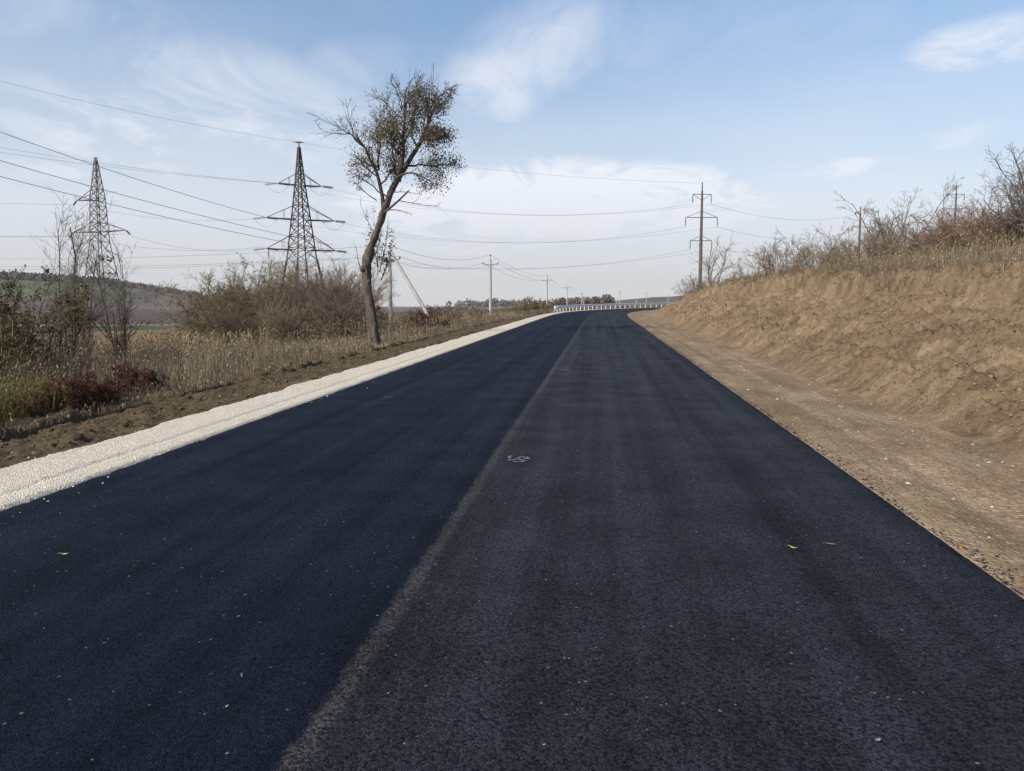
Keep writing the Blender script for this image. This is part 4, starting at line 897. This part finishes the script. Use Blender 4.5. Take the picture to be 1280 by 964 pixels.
pD, tD = lvpole(709, 356, 260, 'small pale pole behind the guardrail near its start')
pE, tE = lvpole(727, 364, 320, 'small strutted pale pole behind the guardrail before the dark wood', (733.5, 384, 318))
pF, tF = lvpole(775, 362.5, 360, 'small pale pole behind the guardrail at the end of the dark wood')
pG, tG = lvpole(808, 364.5, 380, 'small pale pole before the open hill, midway along the guardrail')
pH, tH = lvpole(835.5, 368, 400, 'small pale pole at the guardrail end beside the bank')
pI, tI = lvpole(771, 371, 470, 'tiny distant pale pole at the end of the dark wood')
pJ, tJ = lvpole(795.5, 372, 480, 'tiny distant pale pole standing before the open hill')
LVG = 'thin wires between the pale roadside poles'
poles = [('strutted pole', tA), ('first plain pole', tB), ('guardrail start pole', tC), ('small pole behind the rail', tD), ('small strutted pole', tE)]
for (na, a), (nb, b_) in zip(poles[:-1], poles[1:]):
    for k, w in enumerate(('top', 'left', 'right')): cable(a[k], b_[k], .9, 'thin %s wire from the %s to the %s' % (w, na, nb), LVG, .014)
for k, w in enumerate(('top', 'left', 'right')): cable(tA[k], at(-320, 300+6*k, 150), 2.2, 'thin flat %s wire running left from the strutted pole past both pylons' % ('upper', 'middle', 'lower')[k], LVG, .016)

# high voltage cables
HG = 'high voltage cables on the pylons'
T2 = lambda nm, sd: b2+tips2[nm, sd]
cable(b2+pk, at(-330, 8, 105), 1.6, 'highest faint wire running left from the peak of the red brown pylon', HG, .018)
cable(b2+pk, kb2+[0, 0, at(K_PX, 229, K_D)[2]-kb2[2]], 1.2, 'faint wire from the red brown pylon peak to the dark pole top', HG, .014)
for (a, q, sg, lab) in ((T2('mid', -1), off_near[0], .9, 'boldest near cable, steepest, from the red brown pylon to the left edge'), (T2('low', 1)-[.5*arm_dir[0], .5*arm_dir[1], -.9], off_near[1], .9, 'middle of the three bold cables sloping up to the left edge'), (T2('low', 1), off_near[2], 1.0, 'lowest of the three bold cables sloping up to the left edge')):
    cable(a, q, sg, lab, HG, .034)
for (a, q, lab) in ((T2('top', -1), at(-330, 116, 118), 'upper thin cable from the top left arm of the red brown pylon'), (T2('top', 1), at(-330, 132, 118), 'second thin cable from the top arms of the red brown pylon to the left edge')): cable(a, q, 1.6, lab, HG, .022)
T1 = lambda nm, sd: b1+tips1[nm, sd]-np.array([0, 0, .6])
for (a, q, q0, lab, lab0) in ((T2('mid', -1), T1('top', -1), at(-330, 216, 125), 'upper cable between the two lattice pylons', 'cable from the grey pylon upper arm out past the left edge'), (T2('low', -1), T1('low', 1), None, 'lower cable between the two lattice pylons', ''), (T2('low', -1)+[0, 0, .3], T1('low', -1), at(-330, 268, 125), 'lower cable passing behind the grey pylon to its left arm', 'cable from the grey pylon lower left arm out past the left edge')):
    cable(a, q, 1.3, lab, HG, .02)
    if q0 is not None: cable(q, q0, 1.3, lab0, HG, .02)
cable(T1('low', 1), at(-330, 274, 127), 1.3, 'cable from the grey pylon lower right arm out past the left edge', HG, .02)
for nm, k, w in (('top', 0, 'top'), ('mid', 2, 'middle'), ('low', 4, 'low')):
    cable(T2(nm, 1), ktips[k], 3.0, '%s level left side cable from the red brown pylon to the dark line pole' % w, HG, .018)
    cable(T2(nm, -1), ktips[k+1], 3.2, '%s level right side cable from the red brown pylon to the dark line pole' % w, HG, .015)
for k, w, tg in ((1, 'top', mtips[0]), (3, 'middle', mtips[1]), (5, 'low', mtips[2])):
    cable(ktips[k], tg, 1.6, '%s cable from the nearest dark pole to the half hidden pole' % w, HG, .018)
for k, w in ((1, 'top'), (3, 'middle')): cable(ltips[k], at(1500, (190, 214)[k//2], 150), 1.0, '%s cable from the far dark pole out past the right edge' % w, HG, .018)

# ------------------------------------------------------------------ guardrail
def guardrail():
    s0, s1, U = 84.0, 168.0, -4.35; ss = np.arange(s0, s1+.01, 1.0)
    x0, y0 = su2xy(s0, U); base = np.array([x0, y0, float(roadz(s0))])
    o = thing('guardrail', base, 'long galvanised guardrail following the outer edge of the road bend', 'guardrail')
    def pos(s, u, z): x, y = su2xy(s, u); return np.stack([x, y, roadz(s)+z], -1)-base
    prof = np.array([(0, .80), (.0, .78), (.07, .745), (.07, .715), (.0, .665), (0, .635), (.07, .585), (.07, .555), (0, .52), (0, .50)])
    drop = np.where(ss < s0+4, -.55*(1-(ss-s0)/4)**1.3, 0)
    m = MB(); V = np.stack([pos(ss, np.full(len(ss), U)+p[0], p[1]+drop) for p in prof], 1); n = len(prof)
    qi = (np.arange(len(ss)-1)[:, None]*n+np.arange(n-1)[None]).ravel(); m.add(V, np.stack([qi, qi+1, qi+n+1, qi+n], 1))
    V2 = V-np.stack([np.interp(ss, S, NX)*.012, np.interp(ss, S, NY)*.012, 0*ss], -1)[:, None]; m.add(V2, np.stack([qi, qi+n, qi+n+1, qi+1], 1))
    m.build('rail_beam', MAT['galv'], o)
    p0 = None
    for s_ in np.arange(s0+2, s1, 2.0):
        c = pos(np.array([s_]), np.array([U-.12]), np.array([0.]))[0]; rz = -float(np.interp(s_, S, HD))
        if p0 is None:
            m = MB(); box(m, (0, 0, .30), .06, .12, 1.0); box(m, (.075, 0, .65), .09, .12, .25); p0 = m.build('post', MAT['galv'], o); q = p0
        else: q = p0.copy(); COL.objects.link(q); q.parent = o
        q.location = c; q.rotation_euler = (0, 0, rz)
guardrail()

# ------------------------------------------------------------------ small things on the asphalt
def roadpt(px, py, dz=.04):
    p = road_hit(px, py); s_, u_ = xy2su([p[0]], [p[1]]); p[2] = roadz(s_[0])+dz; return p
def leaf(px, py, L, rz, mat, label, curl=.012, aspect=.34):
    p = roadpt(px, py, .042); t = np.linspace(0, 1, 7); w = np.sin(t**.8*PI)*L*aspect*.5; c, s_ = math.cos(rz), math.sin(rz); V = []
    for ti, wi in zip(t, w):
        zc = curl*(2*ti-1)**2+.002
        for k in (-1, 0, 1): x, y = (ti-.5)*L, k*wi+.08*L*math.sin(ti*3); V.append([x*c-y*s_, x*s_+y*c, zc+abs(k)*.006])
    q = [[i*3+j, i*3+j+1, i*3+j+4, i*3+j+3] for i in range(6) for j in (0, 1)]
    m = MB(); m.add(V, q); bar(m, (-.5*L*c, -.5*L*s_, curl), (-.68*L*c, -.68*L*s_, curl+.004), .0012, 3)
    o = m.build('fallen_leaf', MAT[mat], None, True); o.location = p
    tag(o, label, 'leaf', 'fallen leaves on the asphalt')
leaf(81, 702, .062, .2, 'leaf_y', 'pale yellow leaf lying alone on the dark left lane')
leaf(991, 694, .062, -.7, 'leaf_g', 'lime green leaf lying on the right lane', .014, .3)
leaf(1038, 689, .075, -.4, 'leaf_gr', 'dull grey leaf right of the lime green leaf', .004, .26)
leaf(1097, 941, .03, .6, 'leaf_gr', 'small grey leaf at the bottom of the right lane', .004, .6)
leaf(486, 500, .16, .1, 'leaf_gr', 'greyish leaf on the left lane near the white gravel', .01, .25)
def strokes(px0, py0, lines, label, w=.022):
    b = roadpt(px0, py0, .0425); m = MB()
    for ln in lines:
        P = np.array([roadpt(x, y, .0425) for x, y in ln])-b; T = np.gradient(P, axis=0); T[:, 2] = 0; T = unit(T); N = np.stack([-T[:, 1], T[:, 0], 0*T[:, 0]], 1)*w*.5
        V = np.stack([P-N, P+N], 1).reshape(-1, 3); V[:, 2] = np.repeat(G*(P[:, 1]), 2)+.001*len(m.v); n = len(P); m.add(V, [[2*i, 2*i+2, 2*i+3, 2*i+1] for i in range(n-1)])
    o = m.build('paint_mark', MAT['paint']); o.location = b; tag(o, label, 'paint mark', 'survey paint marks on the road')
cz = lambda pts: [(625+x/25.6, 565+y/25.6) for x, y in pts]
strokes(648, 579, [cz([(560, 320), (640, 290), (760, 283), (850, 295), (915, 325), (880, 350), (800, 345), (740, 340)]), cz([(390, 388), (480, 367), (600, 362), (700, 395), (780, 412), (850, 405)]), cz([(400, 440), (550, 452), (700, 448), (780, 435)]), cz([(385, 262), (310, 275), (285, 300), (320, 330), (360, 340)]), cz([(250, 415), (300, 405), (380, 385)])], 'whitish looping spray paint mark beside the centre seam', .026)
strokes(704, 464.5, [[(698.5, 464.6), (704, 464.4), (711, 464.9)]], 'short pale paint dash on the seam further up the road', .10)

# ------------------------------------------------------------------ thin autumn haze
m = MB(); box(m, (0, 0, 30), 5600, 5600, 100)
hm = bpy.data.materials.new('haze_air'); hm.use_nodes = True; hn = hm.node_tree; hn.nodes.clear()
pv = hn.nodes.new('ShaderNodeVolumePrincipled'); pv.inputs['Color'].default_value = (.96, .97, 1, 1); pv.inputs['Density'].default_value = HAZE; pv.inputs['Anisotropy'].default_value = .2
ho = hn.nodes.new('ShaderNodeOutputMaterial'); hn.links.new(pv.outputs[0], ho.inputs['Volume'])
tag(m.build('haze', hm), kind='stuff')
# ------------------------------------------------------------------ light, sky, camera
SUN_AZ, SUN_EL = 226.0, 36.0            # compass degrees from +Y towards +X: behind the viewer, to the left
sd = np.array([math.sin(rad(SUN_AZ))*math.cos(rad(SUN_EL)), math.cos(rad(SUN_AZ))*math.cos(rad(SUN_EL)), math.sin(rad(SUN_EL))])
L = bpy.data.lights.new('sun', 'SUN'); L.energy = 3.0; L.angle = rad(2.5); L.color = (1, .90, .76)
so = bpy.data.objects.new('sun', L); COL.objects.link(so); so.rotation_euler = Vector(-sd).to_track_quat('-Z', 'Y').to_euler(); so.location = (0, 0, 60)
w = bpy.data.worlds.new('World'); scene.world = w; w.use_nodes = True; nt = w.node_tree; N = nt.nodes; N.clear()
def wn(t, **k):
    n = N.new(t)
    for a, v in k.items(): setattr(n, a, v)
    return n
def wmath(op, a, b=0., clamp=False):
    n = wn('ShaderNodeMath', operation=op, use_clamp=clamp)
    for k, x in enumerate((a, b)):
        if hasattr(x, 'links'): nt.links.new(x, n.inputs[k])
        else: n.inputs[k].default_value = x
    return n.outputs[0]
def wstep(x, a, b, lo=0., hi=1.):
    n = wn('ShaderNodeMapRange', interpolation_type='SMOOTHSTEP'); nt.links.new(x, n.inputs[0])
    for k, y in enumerate((a, b, lo, hi)): n.inputs[k+1].default_value = y
    return n.outputs[0]
sky = wn('ShaderNodeTexSky', sky_type='NISHITA', sun_disc=False, sun_elevation=rad(SUN_EL), sun_rotation=rad(SUN_AZ), altitude=100, air_density=1.0, dust_density=.35, ozone_density=1.5)
bg = wn('ShaderNodeBackground'); bg.inputs[1].default_value = .09
tc = wn('ShaderNodeTexCoord'); sp = wn('ShaderNodeSeparateXYZ'); nt.links.new(tc.outputs['Generated'], sp.inputs[0])
zc = wmath('MAXIMUM', sp.outputs[2], 0.); den = wmath('ADD', zc, .12)
cb = wn('ShaderNodeCombineXYZ'); nt.links.new(wmath('DIVIDE', sp.outputs[0], den), cb.inputs[0]); nt.links.new(wmath('DIVIDE', sp.outputs[1], den), cb.inputs[1])
def wnoise(scale, detail, rough, dist=0., stretch=(1, 1, 1), rot=0.):
    mp_ = wn('ShaderNodeMapping'); nt.links.new(cb.outputs[0], mp_.inputs[0]); mp_.inputs['Scale'].default_value = stretch; mp_.inputs['Rotation'].default_value = (0, 0, rot)
    n = wn('ShaderNodeTexNoise'); nt.links.new(mp_.outputs[0], n.inputs['Vector']); n.inputs['Scale'].default_value = scale; n.inputs['Detail'].default_value = detail; n.inputs['Roughness'].default_value = rough; n.inputs['Distortion'].default_value = dist
    return n.outputs[0]
wisp = wnoise(.9, 7, .62, .6, (1.0, .55, 1), .5); soft = wnoise(.45, 4, .5, .3, (1, .7, 1), -.3)
veil = wmath('ADD', sp.outputs[2], wmath('MULTIPLY', wmath('SUBTRACT', soft, .5), .30))
veil = wstep(veil, .37, .04)
def blob(px, py, rx, ry, tilt=0.):                  # a loose cloud patch in one direction of the sky
    d = ray(px, py); d = d/np.linalg.norm(d); r_ = unit(np.cross(d, [0, 0, 1.])); u_ = np.cross(r_, d); r2 = r_*math.cos(tilt)+u_*math.sin(tilt); u2 = u_*math.cos(tilt)-r_*math.sin(tilt)
    out = None
    for v, rr in ((r2, rx), (u2, ry)):
        n = wn('ShaderNodeVectorMath', operation='DOT_PRODUCT'); nt.links.new(tc.outputs['Generated'], n.inputs[0]); n.inputs[1].default_value = tuple(v/rr); q = wmath('MULTIPLY', n.outputs['Value'], n.outputs['Value']); out = q if out is None else wmath('ADD', out, q)
    n = wn('ShaderNodeVectorMath', operation='DOT_PRODUCT'); nt.links.new(tc.outputs['Generated'], n.inputs[0]); n.inputs[1].default_value = tuple(d)
    return wmath('MULTIPLY', wstep(out, 1., 0.), wstep(n.outputs['Value'], .2, .5))
fine_ = wnoise(2.6, 8, .65, .8, (1, .7, 1), .9)
patches = None
for (px, py, rx, ry, tl, amp) in ((655, 85, .16, .08, .5, 1.0), (1232, 55, .10, .035, .05, 1.4), (1195, 168, .07, .03, .1, 1.0), (1040, 213, .075, .018, .14, 1.5), (690, 258, .38, .075, .02, 2.6), (540, 292, .32, .06, 0., 1.6), (800, 90, .4, .10, .1, .4), (1000, 170, .4, .10, .1, .5), (420, 95, .12, .05, .3, .5), (950, 285, .2, .03, 0., .6), (180, 215, .36, .13, -.1, 1.1), (130, 60, .3, .09, -.3, .5), (330, 150, .3, .10, -.2, 1.)):
    b_ = wmath('MULTIPLY', blob(px, py, rx, ry, tl), amp); patches = b_ if patches is None else wmath('MAXIMUM', patches, b_)
pm = wmath('MULTIPLY', patches, wstep(fine_, .25, .70, .22, 1.))
mask = wmath('MAXIMUM', wmath('MULTIPLY', veil, .80), wmath('MAXIMUM', wmath('MULTIPLY', pm, .75), wmath('MULTIPLY', wstep(wisp, .45, .85), .2)), True)
cc = wn('ShaderNodeMix', data_type='RGBA'); nt.links.new(wstep(sp.outputs[2], .02, .16), cc.inputs[0]); cc.inputs[6].default_value = (3.85, 3.9, 4.15, 1); cc.inputs[7].default_value = (4.75, 4.95, 5.4, 1)
dim = wn('ShaderNodeVectorMath', operation='SCALE'); nt.links.new(sky.outputs[0], dim.inputs[0]); nt.links.new(wstep(sp.outputs[2], .02, .46, .55, 1.), dim.inputs['Scale'])
mx = wn('ShaderNodeMix', data_type='RGBA'); nt.links.new(mask, mx.inputs[0]); nt.links.new(dim.outputs[0], mx.inputs[6]); nt.links.new(cc.outputs[2], mx.inputs[7])
nt.links.new(mx.outputs[2], bg.inputs[0]); ow = wn('ShaderNodeOutputWorld'); nt.links.new(bg.outputs[0], ow.inputs[0])

cam = bpy.data.cameras.new('camera'); co = bpy.data.objects.new('camera', cam); COL.objects.link(co)
cam.sensor_width = 36; cam.lens = 36*F/1280; cam.clip_end = 8000; cam.clip_start = .05
co.location = CAM; co.rotation_euler = (PI/2-PITCH, 0, YAW); scene.camera = co
vs = scene.view_settings; vs.view_transform = 'Standard'; vs.look = 'None'; vs.exposure = 1.02; vs.gamma = 1.; vs.use_curve_mapping = False
scene.cycles.max_bounces = 5; scene.cycles.diffuse_bounces = 2; scene.cycles.glossy_bounces = 2; scene.cycles.transmission_bounces = 3
